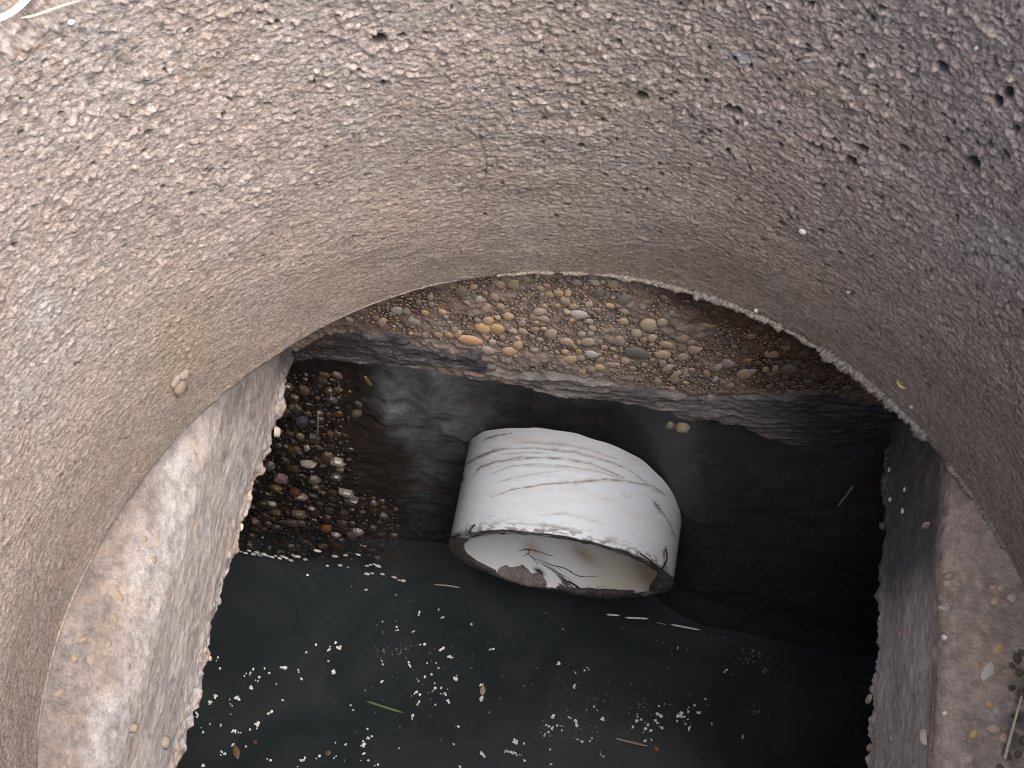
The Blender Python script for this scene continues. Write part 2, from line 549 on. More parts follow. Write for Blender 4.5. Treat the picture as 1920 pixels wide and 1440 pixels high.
# ------------------------------------------------------------------ pebble shapes: shared half-buried stones
def pebble_meshes(name, mat, count=7, seg=9, full=False):
    out = []
    for k in range(count):
        an = np.linspace(0, 2 * math.pi, seg, endpoint=False)
        wob = 1 + 0.42 * (RNG.random(seg) - 0.5) * 2
        wob = 0.7 * wob + 0.15 * np.roll(wob, 1) + 0.15 * np.roll(wob, -1)
        V = []
        rings = [(1.02, -0.4), (0.97, 0.3), (0.72, 0.8)] if not full else [(0.5, -0.85), (1.0, -0.1), (0.95, 0.4), (0.5, 0.85)]
        for (r, h) in rings:
            for a, w in zip(an, wob):
                V.append((r * w * math.cos(a), r * w * math.sin(a), h * (1 + 0.35 * (random.random() - .5))))
        top = len(V)
        V.append((0.05, 0.03, 1.0))
        me = bpy.data.meshes.new(name)
        Fs = []
        for q in range(len(rings) - 1):
            for j in range(seg):
                Fs.append((q * seg + j, q * seg + (j + 1) % seg, (q + 1) * seg + (j + 1) % seg, (q + 1) * seg + j))
        b = (len(rings) - 1) * seg
        for j in range(seg):
            Fs.append((b + j, b + (j + 1) % seg, top))
        if full:
            Fs.append(tuple(range(seg))[::-1])
        me.from_pydata(V, [], Fs)
        me.update()
        for p in me.polygons: p.use_smooth = True
        me.materials.append(mat)
        out.append(me)
    return out


PEB = pebble_meshes('pebble', M_STONE, 9, 8)
WET_PEB = pebble_meshes('pebble', M_STONE, 9, 7)
for _me in WET_PEB:
    for _p in _me.polygons: _p.use_smooth = False
CRUMB = pebble_meshes('crumb', M_STONE, 6, 8, True)


def frame_mtx(P, nrm, a, b, h, ang):
    nrm = Vector(nrm).normalized()
    t = nrm.cross(Vector((0.13, 0.2, 1.0)))
    if t.length < 1e-3: t = nrm.cross(Vector((1, 0, 0)))
    t.normalize()
    s = nrm.cross(t)
    t2 = t * math.cos(ang) + s * math.sin(ang)
    s2 = nrm.cross(t2)
    return Matrix(((t2.x * a, s2.x * b, nrm.x * h, P[0]), (t2.y * a, s2.y * b, nrm.y * h, P[1]), (t2.z * a, s2.z * b, nrm.z * h, P[2]), (0, 0, 0, 1)))


def stone(parent, P, nrm, a, b, h, ang, col, wet=0.0, name='pebble', bank=PEB):
    o = link(name, random.choice(bank), parent, frame_mtx(P, nrm, a, b, h, ang))
    o.color = (*col, wet)
    return o


def grains_mesh(name, items, mat=M_GRAIN):
    """many small stones joined: items = (P, nrm, a, b, h, ang, col, wet)"""
    base = np.array([(math.cos(t), math.sin(t), -0.3) for t in np.linspace(0, 2 * math.pi, 6)[:-1]] + [(0.65 * math.cos(t + .4), 0.65 * math.sin(t + .4), 0.65) for t in np.linspace(0, 2 * math.pi, 6)[:-1]] + [(0, 0, 0.95)])
    fs = [(j, (j + 1) % 5, 5 + (j + 1) % 5) for j in range(5)] + [(j, 5 + (j + 1) % 5, 5 + j) for j in range(5)] + [(5 + j, 5 + (j + 1) % 5, 10) for j in range(5)]
    V, Q, C, W = [], [], [], []
    for k, (P, nrm, a, b, h, ang, col, wet) in enumerate(items):
        m_ = np.array(frame_mtx(P, nrm, a, b, h, ang))
        V.append((base * (0.8 + 0.4 * RNG.random((11, 1)))) @ m_[:3, :3].T + m_[:3, 3])
        Q.append(np.array(fs) + 11 * k)
        C.append(np.tile(col, (11, 1)))
        W.append(np.full(11, wet))
    return np_mesh(name, np.concatenate(V), np.concatenate(Q), mat, np.concatenate(C), np.concatenate(W))


# ================================================================== THING: slab with the square opening
slab = empty('concrete_slab', (-0.03, 0.08, Z_SLAB0))
tag(slab, 'thick concrete slab under the ring with pebbly faces around its square opening', 'concrete slab')

XL0, XL1, XR0, XR1 = -0.1616, -0.1616, 0.0895, 0.0935     # opening: bottom / top edge on either side
Y_FRONT = -0.11

# body: four plain blocks behind the dense faces
def boxes(name, mat, col, bx):
    V, Q = [], []
    for (x0, x1, y0, y1, z0, z1) in bx:
        k = len(V)
        V += [(x0, y0, z0), (x1, y0, z0), (x1, y1, z0), (x0, y1, z0), (x0, y0, z1), (x1, y0, z1), (x1, y1, z1), (x0, y1, z1)]
        Q += [(k, k + 3, k + 2, k + 1), (k + 4, k + 5, k + 6, k + 7), (k, k + 1, k + 5, k + 4), (k + 1, k + 2, k + 6, k + 5), (k + 2, k + 3, k + 7, k + 6), (k + 3, k, k + 4, k + 7)]
    V = np.array(V)
    return np_mesh(name, V, Q, mat, np.zeros((len(V), 3)) + np.array(col), np.zeros(len(V)), False)


link('slab_body', boxes('slab_body', M_SLAB, (0.25, 0.22, 0.2), [(-.33, XL0 - .036, -.33, .36, Z_SLAB0 + .004, Z_SLAB1 - .006), (XR1 + .008, .29, -.33, .36, Z_SLAB0 + .004, Z_SLAB1 - .006),
                                                           (XL0 - .037, XR1 + .009, -.33, Y_FRONT, Z_SLAB0 + .003, Z_SLAB1 - .003), (XL0 - .037, XR1 + .009, .262, .36, Z_SLAB0 + .005, Z_SLAB1 - .002)]), slab)


def side_face(side):
    """ledge, rounded arris, opening face, ragged lower arris and underside, swept along y"""
    s = -1 if side == 'left' else 1
    xt, xb = (XL1, XL0) if s < 0 else (XR1, XR0)
    rt = 0.030 if s < 0 else 0.005
    pr = [(xt + s * d, Z_SLAB1) for d in np.linspace(0.075, rt, 60)]
    pr += [(xt + s * rt * (1 - math.sin(a)), Z_SLAB1 - rt * (1 - math.cos(a))) for a in np.linspace(0.06, math.pi / 2, 70 if s < 0 else 18)]
    zz = np.linspace(Z_SLAB1 - rt, Z_SLAB0 + 0.003, 130)[1:]
    pr += [(float(np.interp(z, [Z_SLAB0, Z_SLAB1], [xb, xt])), z) for z in zz]
    pr += [(xb + s * 0.003 * (1 - math.cos(a)), Z_SLAB0 + 0.003 * (1 - math.sin(a))) for a in np.linspace(0.2, math.pi / 2, 8)]
    pr += [(xb + s * d, Z_SLAB0) for d in np.linspace(0.004, 0.1, 12)]
    pr = np.array(pr)
    ys = np.linspace(Y_FRONT - 0.02, 0.262, 620)
    Y, PX = np.meshgrid(ys, pr[:, 0], indexing='ij')
    _, PZ = np.meshgrid(ys, pr[:, 1], indexing='ij')
    dp = np.gradient(pr, axis=0)
    dp /= np.linalg.norm(dp, axis=1)[:, None]
    nx, nz = -s * np.abs(dp[:, 1]), np.abs(dp[:, 0]) * np.where(pr[:, 1] > Z_SLAB0 + 0.05, 1, -1)
    arc = np.concatenate([[0], np.cumsum(np.linalg.norm(np.diff(pr, axis=0), axis=1))])
    _, A = np.meshgrid(ys, arc, indexing='ij')
    nf = fbm(Y * 420, A * 420, 80 + s, 4, 0.6)
    nm = fbm(Y * 90, A * 140, 84 + s, 3)
    nbig = fbm(Y * 22, A * 30, 88 + s, 3)
    edge = np.exp(-((PZ - Z_SLAB0 - 0.001) / 0.010) ** 2) * (A < arc[-12])
    chip = fbm(Y * 160 + 5, A * 120, 92 + s, 3)
    d = (0.0006 if s < 0 else 0.0009) * (nf - 0.5) + 0.0007 * (nm - 0.5) + 0.003 * (nbig - 0.5) + edge * (0.006 * (fbm(Y * 230 + 5, A * 200, 92 + s, 4, .6) - 0.55) + 0.005 * (fbm(Y * 40, A * 8, 96 + s, 3) - 0.5))
    V = np.stack([PX + nx[None] * d, Y, PZ + nz[None] * d], -1)
    px, py = proj(V)
    onface = sstep(Z_SLAB1 - 0.004, Z_SLAB1 - 0.014, PZ)
    if s < 0:
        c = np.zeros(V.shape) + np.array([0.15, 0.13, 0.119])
        c = mixc(c, [0.40, 0.37, 0.36], sstep(Z_SLAB1 - 0.001, Z_SLAB1 - 0.03, PZ))  # ledge darkened, face lightened in colour to even out the overhead light
        c = mixc(c, [0.25, 0.19, 0.14], sstep(0.48, 0.7, fbm(Y * 170, A * 110 + 8, 100, 3)) * (1 - 0.9 * onface) * 0.3)
        c = mixc(c, [0.44, 0.365, 0.30], onface * sstep(0.5, 0.75, fbm(Y * 90, A * 60 + 8, 101, 3)) * .3)
        c = mixc(c, np.array([0.18, 0.165, 0.16]), (1 - onface) * sstep(0.48, 0.7, fbm(Y * 80 + 9, A * 80, 104, 3)) * 0.4)
        c = mixc(c, [0.37, 0.365, 0.37], onface * sstep(0.48, 0.7, fbm(Y * 45 + 9, A * 60, 104, 3)) * 0.6)
        c = mixc(c, [0.26, 0.2, 0.15], blob(px, py, 215, 1130, 25, 190, 12) * 0.35)
        c = mixc(c, [0.09, 0.085, 0.09], np.clip(blob(px, py, 185, 1145, 28, 14, -25) * sstep(.45, .6, fbm(Y * 500, A * 300, 107, 2)) + blob(px, py, 188, 1080, 10, 5, -10) * .8 + blob(px, py, 465, 850, 9, 12, 0) * .8 * chip + blob(px, py, 425, 855, 6, 8) * .5, 0, 1))
        c = mixc(c, [0.42, 0.31, 0.22], edge * sstep(0.5, 0.65, fbm(Y * 130, A * 100, 108, 3)) * 0.6)
        c = mixc(c, [0.14, 0.12, 0.11], edge * sstep(0.55, 0.7, fbm(Y * 260, A * 220, 111, 3)) * 0.7)
        c = mixc(c, [0.27, 0.245, 0.235], blob(px, py, 470, 720, 110, 70, -40) * 0.75)
        c = mixc(c, [0.08, 0.075, 0.085], np.clip(blob(px, py, 545, 660, 40, 38, -30) * 1.1, 0, .9))
    else:
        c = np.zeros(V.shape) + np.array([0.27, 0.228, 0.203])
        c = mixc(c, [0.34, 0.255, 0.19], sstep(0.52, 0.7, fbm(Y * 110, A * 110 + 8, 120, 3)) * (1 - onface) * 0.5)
        c = mixc(c, [0.46, 0.435, 0.42], onface)  # face lightened in colour to make up for its weak sky light
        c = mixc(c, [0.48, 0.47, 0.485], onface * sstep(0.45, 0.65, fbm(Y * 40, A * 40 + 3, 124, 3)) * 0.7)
        blk = np.clip(onface * sstep(1230, 1000, py + 120 * (fbm(Y * 60, A * 60, 128, 3) - 0.5) + 0.6 * (px - 1690)) * 1.0 + blob(px, py, 1700, 890, 45, 120, 0), 0, 1)
        c = mixc(c, [0.045, 0.047, 0.056], blk * 0.93)
        c = mixc(c, [0.15, 0.115, 0.085], blob(px, py, 1770, 890, 60, 60, 0) * 0.6)
        c = mixc(c, [0.06, 0.055, 0.05], blob(px, py, 1915, 1330, 32, 120, 10) * sstep(0.45, 0.6, fbm(Y * 300, A * 300, 131, 3)) * 0.85)
        c = mixc(c, [0.42, 0.4, 0.37], sstep(0.7, 0.8, fbm(Y * 240, A * 340, 133, 2)) * 0.4 * (1 - blk))
        c = mixc(c, [0.35, 0.3, 0.27], edge * sstep(0.5, 0.7, chip) * 0.5 * (1 - blk))
    c = c * np.clip(1 + 0.9 * (nf - 0.5) + 0.5 * (nm - 0.5) + 0.3 * (RNG.random(nf.shape) - .5), 0.5, 1.5)[..., None]
    wet = 0.12 + 0 * Y if s < 0 else 0.15 + 0.6 * blk
    Q = grid_faces(len(ys), len(pr))
    if s < 0: Q = Q[:, ::-1]
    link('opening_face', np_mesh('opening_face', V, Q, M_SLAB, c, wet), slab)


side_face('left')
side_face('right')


def back_grid(x0, x1, z0, z1, nx, nz):
    X, Z = np.meshgrid(np.linspace(x0, x1, nx), np.linspace(z0, z1, nz), indexing='ij')
    P = np.stack([X, yb(Z), Z], -1)
    px, py = proj(P)
    return X, Z, P, px, py


# --- pebbly back face of the opening
X, Z, P, px, py = back_grid(-0.172, 0.135, Z_SLAB0 - 0.001, Z_SLAB1 + 0.0005, 640, 170)
nf = fbm(X * 420, Z * 420, 140, 4, 0.6)
nm = fbm(X * 120, Z * 160, 144, 3)
h = 0.0022 * (nf - 0.5) + 0.003 * (nm - 0.5) + 0.003 * (fbm(X * 25, Z * 30, 147, 2) - .5)
P[..., 1] -= h
c = np.zeros(P.shape) + np.array([0.19, 0.152, 0.13])
c = mixc(c, [0.2, 0.17, 0.15], sstep(0.45, 0.7, fbm(X * 60, Z * 80, 150, 3)) * 0.8)
rust = np.clip(blob(px, py, 1500, 690, 170, 90, 20) + blob(px, py, 1330, 570, 110, 26, 20) + 0.6 * blob(px, py, 760, 580, 120, 35, -15), 0, 1)
c = mixc(c, [0.06, 0.034, 0.022], np.clip(rust * 1.25, 0, .97))
c = c * np.clip(1 + 1.1 * (nf - 0.5) + 0.5 * (nm - .5), 0.4, 1.6)[..., None]
Qb = grid_faces(640, 170)
link('opening_face', np_mesh('opening_face', P, Qb, M_SLAB, c, 0.25 + 0.3 * rust), slab)

BACK_N = _n([0, -1, 0.12])


def rand_in_poly(poly, n, dmin, tries=40000, taken=None):
    """scattered pixel positions with a minimum spacing"""
    p = np.array(poly, float)
    out = [] if taken is None else list(taken)
    k0 = len(out)
    lo, hi = p.min(0), p.max(0)
    C = lo + RNG.random((tries, 2)) * (hi - lo)
    C = C[poly_sd(C[:, 0], C[:, 1], p) > 0]
    arr = np.array([(a, b, r) for a, b, r in out]) if out else np.zeros((0, 3))
    for q in C:
        if len(out) - k0 >= n: break
        if len(arr) and (((arr[:, 0] - q[0]) ** 2 + ((arr[:, 1] - q[1]) * 1.35) ** 2) < (arr[:, 2] + dmin) ** 2).any():
            continue
        out.append((q[0], q[1], dmin))
        arr = np.vstack([arr, [q[0], q[1], dmin]])
    return out[k0:]


TAN = [(0.42, 0.29, 0.16), (0.40, 0.27, 0.15), (0.46, 0.34, 0.2), (0.38, 0.3, 0.21), (0.36, 0.29, 0.22), (0.30, 0.24, 0.19), (0.42, 0.36, 0.28), (0.25, 0.2, 0.17), (0.33, 0.25, 0.17), (0.29, 0.26, 0.24)]
# the stones that stand out in the photograph: x, y, half width, half height, tilt (deg), colour
NAMED = [(905, 615, 16, 11, -30, (0.55, 0.33, 0.14)), (880, 636, 24, 9, -5, (0.55, 0.33, 0.17)), (935, 615, 17, 10, 35, (0.5, 0.32, 0.14)), (915, 600, 11, 8, 10, (0.48, 0.33, 0.18)),
         (955, 592, 12, 8, 15, (0.5, 0.36, 0.2)), (955, 657, 14, 9, 20, (0.5, 0.35, 0.2)), (915, 655, 13, 9, 30, (0.36, 0.32, 0.26)), (972, 645, 10, 9, 0, (0.46, 0.33, 0.2)),
         (912, 578, 7, 12, -20, (0.45, 0.32, 0.2)), (860, 625, 8, 9, 0, (0.42, 0.28, 0.16)), (778, 600, 12, 8, 10, (0.3, 0.29, 0.28)), (745, 580, 12, 7, 10, (0.34, 0.35, 0.34)),
         (718, 603, 9, 8, 0, (0.4, 0.28, 0.18)), (965, 532, 13, 8, 25, (0.36, 0.28, 0.16)), (930, 555, 9, 8, 0, (0.38, 0.3, 0.2)), (1012, 582, 10, 9, -30, (0.44, 0.37, 0.29)),
         (1085, 588, 15, 9, -5, (0.46, 0.47, 0.46)), (1060, 560, 10, 9, 20, (0.42, 0.33, 0.22)), (1104, 570, 9, 7, 20, (0.42, 0.36, 0.28)), (1110, 662, 12, 9, -20, (0.46, 0.46, 0.44)),
         (1070, 672, 14, 9, 20, (0.44, 0.32, 0.17)), (1035, 625, 13, 10, 10, (0.36, 0.28, 0.2)), (1065, 640, 14, 8, -10, (0.38, 0.28, 0.2)), (1105, 640, 12, 10, -35, (0.42, 0.33, 0.24)),
         (1163, 636, 9, 11, 10, (0.36, 0.3, 0.24)), (1195, 625, 11, 9, 30, (0.42, 0.33, 0.22)), (1217, 606, 17, 13, 20, (0.46, 0.37, 0.25)), (1242, 602, 10, 9, 0, (0.44, 0.36, 0.26)),
         (1225, 633, 8, 8, 0, (0.44, 0.34, 0.25)), (1170, 602, 11, 7, 0, (0.42, 0.32, 0.2)), (1196, 660, 22, 12, 10, (0.055, 0.06, 0.068)), (1245, 663, 16, 8, 10, (0.44, 0.33, 0.2)),
         (1252, 645, 13, 6, 0, (0.4, 0.3, 0.2)), (1278, 630, 13, 11, 20, (0.38, 0.28, 0.18)), (1174, 676, 10, 8, 0, (0.42, 0.32, 0.22)), (1252, 688, 8, 10, -20, (0.38, 0.32, 0.25)),
         (1270, 700, 7, 11, -15, (0.4, 0.32, 0.25)), (1285, 698, 5, 12, 10, (0.4, 0.32, 0.25)), (1150, 682, 12, 6, 0, (0.38, 0.28, 0.2)), (1345, 687, 7, 10, -15, (0.34, 0.34, 0.33)),
         (1342, 710, 5, 8, 0, (0.5, 0.49, 0.45)), (1368, 680, 14, 9, 20, (0.28, 0.23, 0.2)), (1395, 700, 14, 10, 15, (0.28, 0.2, 0.13)), (1448, 663, 16, 8, 5, (0.3, 0.2, 0.1)),
         (1480, 690, 14, 11, 0, (0.03, 0.028, 0.028)), (1475, 650, 10, 8, 30, (0.2, 0.12, 0.06)), (1437, 692, 8, 6, 0, (0.24, 0.16, 0.08)), (1455, 690, 7, 7, 0, (0.24, 0.16, 0.08)),
         (1408, 630, 10, 6, 10, (0.16, 0.1, 0.06)), (1325, 607, 15, 6, 5, (0.3, 0.2, 0.1)), (1170, 560, 13, 11, 0, (0.12, 0.12, 0.12)), (1125, 548, 12, 11, 0, (0.1, 0.095, 0.09)),
         (1150, 533, 11, 8, 10, (0.36, 0.28, 0.18)), (865, 545, 12, 10, 20, (0.16, 0.13, 0.08)), (1195, 545, 8, 5, 0, (0.3, 0.2, 0.1)), (1215, 565, 12, 5, 10, (0.3, 0.2, 0.13)),
         (1410, 695, 7, 6, 0, (0.24, 0.2, 0.18)), (1300, 592, 7, 8, 0, (0.4, 0.33, 0.26)), (1305, 655, 12, 9, 0, (0.36, 0.27, 0.19)), (1280, 668, 10, 8, 0, (0.34, 0.26, 0.19))]
taken = []
n_peb = 0
for (a, b, w, hh, tl, colr) in NAMED:
    P0 = on_back(a, b)
    k = np.linalg.norm(P0 - CAM) / F_PX
    stone(slab, P0 + BACK_N * 0.0003, BACK_N, w * k, hh * k * 1.5, min(w, hh) * k * 0.55, rad(180 + tl), np.array(colr) * .62 + np.array((.26, .22, .19)) * .33, 0.25)
    taken.append((a, b, 0.8 * w))
    n_peb += 1
BACK_POLY = [(640, 600), (760, 552), (900, 520), (1060, 512), (1200, 535), (1400, 595), (1560, 690), (1660, 760), (1400, 735), (1300, 735), (1160, 712), (1060, 692), (960, 690), (890, 645), (770, 625), (690, 605)]
grains = []
for (a, b, r) in rand_in_poly(BACK_POLY, 168, 6.8, taken=taken):
    P0 = on_back(a, b)
    k = np.linalg.norm(P0 - CAM) / F_PX
    w = random.uniform(5, 9.5)
    dark = float(np.clip(blob(np.array(a), np.array(b), 1500, 690, 190, 90, 20) + 0.8 * blob(np.array(a), np.array(b), 1340, 575, 110, 24, 20) + 0.45 * blob(np.array(a), np.array(b), 720, 590, 110, 40), 0, 1))
    colr = (np.array(random.choice(TAN)) * .8 + np.array((.3, .27, .24)) * .2) * random.uniform(0.65, 1.05) * (1 - 0.75 * np.clip(dark * 1.2, 0, 1))
    stone(slab, P0 + BACK_N * 0.0004, BACK_N, w * k, w * k * random.uniform(0.8, 1.35), w * k * random.uniform(.35, .6), random.uniform(0, 3.1), colr, 0.3)
    taken.append((a, b, r))
    n_peb += 1
for (a, b, r) in rand_in_poly(BACK_POLY, 1700, 3.0, taken=taken):
    P0 = on_back(a, b)
    k = np.linalg.norm(P0 - CAM) / F_PX
    w = random.uniform(2, 4)
    dark = float(np.clip(blob(np.array(a), np.array(b), 1500, 690, 190, 90, 20) + 0.8 * blob(np.array(a), np.array(b), 1340, 575, 110, 24, 20), 0, 1))
    colr = (np.array(random.choice(TAN)) * .6 + np.array((.19, .15, .13)) * .4) * random.uniform(0.6, 1.25) * (1 - 0.6 * dark)
    grains.append((P0 + BACK_N * 0.0004, BACK_N, w * k, w * k * 1.2, w * k * 0.35, random.uniform(0, 3.1), colr, 0.3))
o = link('gravel_grains', grains_mesh('gravel_grains', grains), slab)
o['kind'] = 'stuff'

# --- mortar smeared along the foot of the back face
GREY_SMEAR = [(880, 655), (960, 692), (1060, 690), (1170, 714), (1300, 735), (1400, 730), (1540, 722), (1640, 735), (1720, 775), (1760, 840), (1640, 838), (1560, 847), (1480, 843), (1440, 832), (1390, 806),
              (1340, 797), (1290, 797), (1250, 782), (1190, 768), (1120, 757), (1060, 752), (1000, 738), (960, 726), (900, 704)]
DARK_SLIME = [(520, 668), (600, 622), (660, 608), (700, 614), (745, 612), (775, 634), (830, 648), (900, 650), (935, 690), (960, 712), (900, 706), (850, 697), (760, 697), (700, 692), (640, 682), (575, 683), (520, 700)]


def smear(poly, x0, x1, z0, z1, nx, nz, kind):
    X, Z, P, px, py = back_grid(x0, x1, z0, z1, nx, nz)
    sd = poly_sd(px, py, poly) + 10 * (fbm(X * 70, Z * 260, 160, 4, .55) - 0.5)
    mask = sstep(-9, 16, sd) ** 0.6
    st = fbm((X + .3 * Z) * 70, (Z - .12 * X) * 520, 164, 4, 0.6)
    nf = fbm(X * 300, Z * 380, 168, 4, 0.6)
    lo = fbm(X * 50, Z * 60, 171, 2)
    hgt = -0.022 + mask * (0.0235 + 0.0022 * (st - 0.5) + 0.0016 * (nf - 0.5) + 0.003 * (lo - .5))
    P[..., 1] -= hgt
    if kind == 'grey':
        c = np.zeros(P.shape) + np.array([0.14, 0.134, 0.13])
        c = mixc(c, [0.21, 0.2, 0.195], sstep(0.5, 0.7, st))
        c = mixc(c, [0.08, 0.075, 0.075], sstep(0.52, 0.3, st) * 0.8)
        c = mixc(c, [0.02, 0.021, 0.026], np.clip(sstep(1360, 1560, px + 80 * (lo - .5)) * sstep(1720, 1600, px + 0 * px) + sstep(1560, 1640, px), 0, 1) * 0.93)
        c = mixc(c, [0.12, 0.095, 0.09], blob(px, py, 1440, 815, 70, 16, 22) * 0.8)
        wet = 0.25 + 0.2 * sstep(1330, 1440, px)
        mat = M_MORTAR
    else:
        c = np.zeros(P.shape) + np.array([0.045, 0.044, 0.052])
        c = mixc(c, [0.12, 0.12, 0.13], sstep(0.55, 0.75, st) * 0.7)
        c = mixc(c, [0.17, 0.16, 0.14], blob(px, py, 830, 690, 110, 14, 8) * 0.9 * sstep(.4, .6, st))
        c = mixc(c, [0.04, 0.025, 0.018], blob(px, py, 600, 640, 60, 30) * 0.6)
        wet = 0.75 + 0 * X
        mat = M_SLUDGE
    c = c * np.clip(1 + 0.9 * (nf - 0.5), 0.5, 1.5)[..., None]
    keep = hgt > -0.0215
    me = np_mesh('mortar_smear', P, grid_faces(nx, nz, keep), mat, c, wet)
    return link('mortar_smear', me, slab)


smear(GREY_SMEAR, -0.105, 0.125, 0.14, 0.275, 520, 300, 'grey')
smear(DARK_SLIME, -0.175, -0.07, 0.19, 0.29, 300, 270, 'slime')
for (a, b, w, hh, colr) in [(1281, 786, 13, 10, (0.22, 0.18, 0.135)), (1258, 783, 8, 8, (0.17, 0.15, 0.12))]:
    P0 = on_back(a, b)
    k = np.linalg.norm(P0 - CAM) / F_PX
    stone(slab, P0 + BACK_N * 0.004, BACK_N, w * k, hh * k * 1.3, w * k * .8, 0.3, colr, 0.3)

# --- stones bedded in the ledges and along the chipped lower edges
def hit_side(px_, py_, s, face=False):
    P0 = on_z(px_, py_, Z_SLAB1)
    xt = XL1 if s < 0 else XR1
    if s < 0 and not face:
        rt = 0.030
        r = ray(px_, py_)
        for t in np.arange(0.3, 0.6, 0.0002):
            P1 = CAM + r * t
            dx = min(max(P1[0] - (xt - rt), 0), rt)
            if P1[2] < Z_SLAB1 - rt + math.sqrt(max(rt * rt - dx * dx, 0)) or P1[0] < xt - rt and P1[2] < Z_SLAB1:
                return P1, np.array([dx / rt, 0, math.sqrt(max(1 - (dx / rt) ** 2, 0.0))])
    if not face and (P0[0] - xt) * s > 0:
        return P0, np.array([0, 0, 1.0])
    return on_x(px_, py_, (XL0 + XL1) / 2 if s < 0 else (XR0 + XR1) / 2), np.array([-s * 1.0, 0, 0])


for (a, b, w, hh, colr) in [(412, 818, 0, 0, None), (152, 1345, 10, 16, (0.52, 0.38, 0.22)), (165, 1310, 7, 9, (0.46, 0.45, 0.46)), (225, 1120, 9, 18, (0.5, 0.36, 0.22)), (215, 1160, 7, 12, (0.5, 0.38, 0.24)),
                            (155, 1200, 10, 7, (0.5, 0.37, 0.22)), (138, 1235, 8, 9, (0.54, 0.43, 0.26)), (205, 1208, 9, 9, (0.47, 0.37, 0.25)), (170, 1238, 16, 12, (0.44, 0.34, 0.26)), (110, 1300, 12, 9, (0.44, 0.31, 0.24)),
                            (140, 1380, 22, 20, (0.42, 0.3, 0.2)), (100, 1400, 12, 14, (0.46, 0.34, 0.25)), (270, 1010, 9, 12, (0.5, 0.36, 0.22)), (290, 1050, 8, 11, (0.47, 0.35, 0.23)), (255, 1365, 10, 10, (0.42, 0.36, 0.3)),
                            (120, 1440, 12, 10, (0.44, 0.33, 0.24)), (178, 1290, 14, 9, (0.33, 0.31, 0.3)), (130, 1160, 9, 7, (0.4, 0.33, 0.26)), (240, 1250, 8, 12, (0.42, 0.36, 0.3)), (315, 1395, 14, 12, (0.4, 0.34, 0.26))]:
    if not w: continue
    P0, nn = hit_side(a, b, -1)
    k = np.linalg.norm(P0 - CAM) / F_PX
    stone(slab, P0 - nn * 0.0009, nn, w * k * .8, hh * k * .8, 0.0015, random.uniform(-.3, .3), np.array(colr) * 0.3 + np.array((.2, .17, .15)) * .6, 0.1)
for (a, b, w, hh, colr) in [(1850, 1258, 11, 20, (0.5, 0.48, 0.44)), (1770, 1195, 5, 5, (0.75, 0.74, 0.72)), (1772, 1337, 5, 6, (0.7, 0.68, 0.62)), (1765, 1140, 7, 8, (0.42, 0.38, 0.33)), (1862, 1102, 7, 9, (0.44, 0.33, 0.21)),
                            (1875, 1102, 8, 9, (0.4, 0.34, 0.27)), (1895, 1120, 8, 10, (0.46, 0.4, 0.33)), (1865, 1128, 7, 11, (0.46, 0.37, 0.24)), (1870, 1215, 10, 13, (0.46, 0.32, 0.18)), (1830, 1245, 8, 9, (0.4, 0.3, 0.2)),
                            (1855, 1320, 9, 8, (0.46, 0.34, 0.2)), (1862, 1365, 12, 9, (0.44, 0.36, 0.27)), (1825, 1375, 8, 9, (0.5, 0.36, 0.2)), (1845, 1175, 8, 12, (0.4, 0.3, 0.22)), (1880, 1385, 10, 10, (0.42, 0.33, 0.26)),
                            (1813, 1425, 9, 12, (0.4, 0.33, 0.28)), (1735, 985, 3, 15, (0.42, 0.36, 0.3)), (1812, 975, 4, 12, (0.38, 0.32, 0.27)), (1780, 1080, 8, 10, (0.33, 0.26, 0.2)), (1805, 1040, 7, 8, (0.34, 0.28, 0.22)),
                            (1690, 1187, 6, 6, (0.42, 0.3, 0.17)), (1875, 1050, 10, 8, (0.38, 0.35, 0.32)), (1672, 1385, 10, 14, (0.42, 0.38, 0.33)), (1730, 1378, 17, 6, (0.42, 0.38, 0.34))]:
    P0, nn = hit_side(a, b, 1)
    k = np.linalg.norm(P0 - CAM) / F_PX
    stone(slab, P0 - nn * 0.0004, nn, w * k, hh * k, 0.0015, random.uniform(-.3, .3), colr, 0.15)
# loose-looking stones in the ragged lower edge, left
for (a, b, w, hh, colr) in [(528, 812, 9, 12, (0.5, 0.46, 0.4)), (500, 838, 8, 9, (0.48, 0.45, 0.4)), (492, 856, 7, 9, (0.6, 0.57, 0.5)), (478, 908, 8, 13, (0.4, 0.36, 0.28)), (458, 990, 9, 7, (0.62, 0.59, 0.52)), (448, 1020, 7, 13, (0.62, 0.6, 0.54)),
                            (463, 905, 6, 14, (0.48, 0.33, 0.22)), (464, 950, 7, 12, (0.46, 0.34, 0.23)), (418, 1128, 8, 8, (0.4, 0.38, 0.34)), (432, 1060, 6, 14, (0.4, 0.33, 0.26)), (396, 1200, 8, 15, (0.38, 0.24, 0.2)), (400, 1165, 6, 9, (0.36, 0.3, 0.26)),
                            (402, 1235, 6, 8, (0.46, 0.43, 0.4)), (375, 1310, 8, 8, (0.42, 0.38, 0.33)), (365, 1325, 6, 7, (0.5, 0.45, 0.38)), (354, 1340, 10, 12, (0.38, 0.3, 0.24)), (344, 1390, 6, 12, (0.52, 0.46, 0.38)), (336, 1425, 7, 11, (0.42, 0.35, 0.28)),
                            (538, 700, 5, 10, (0.36, 0.34, 0.33)), (528, 740, 5, 12, (0.35, 0.33, 0.32))]:
    P0 = on_z(a - 3, b, Z_SLAB0 + 0.001)
    k = np.linalg.norm(P0 - CAM) / F_PX
    nn = _n([1, 0, -0.1])
    stone(slab, P0 - nn * 0.0015, nn, w * k * .9, hh * k * .85, w * k * 0.9, random.uniform(-.3, .3) + math.pi / 2 * 0, np.array(colr) * 0.9, 0.15)
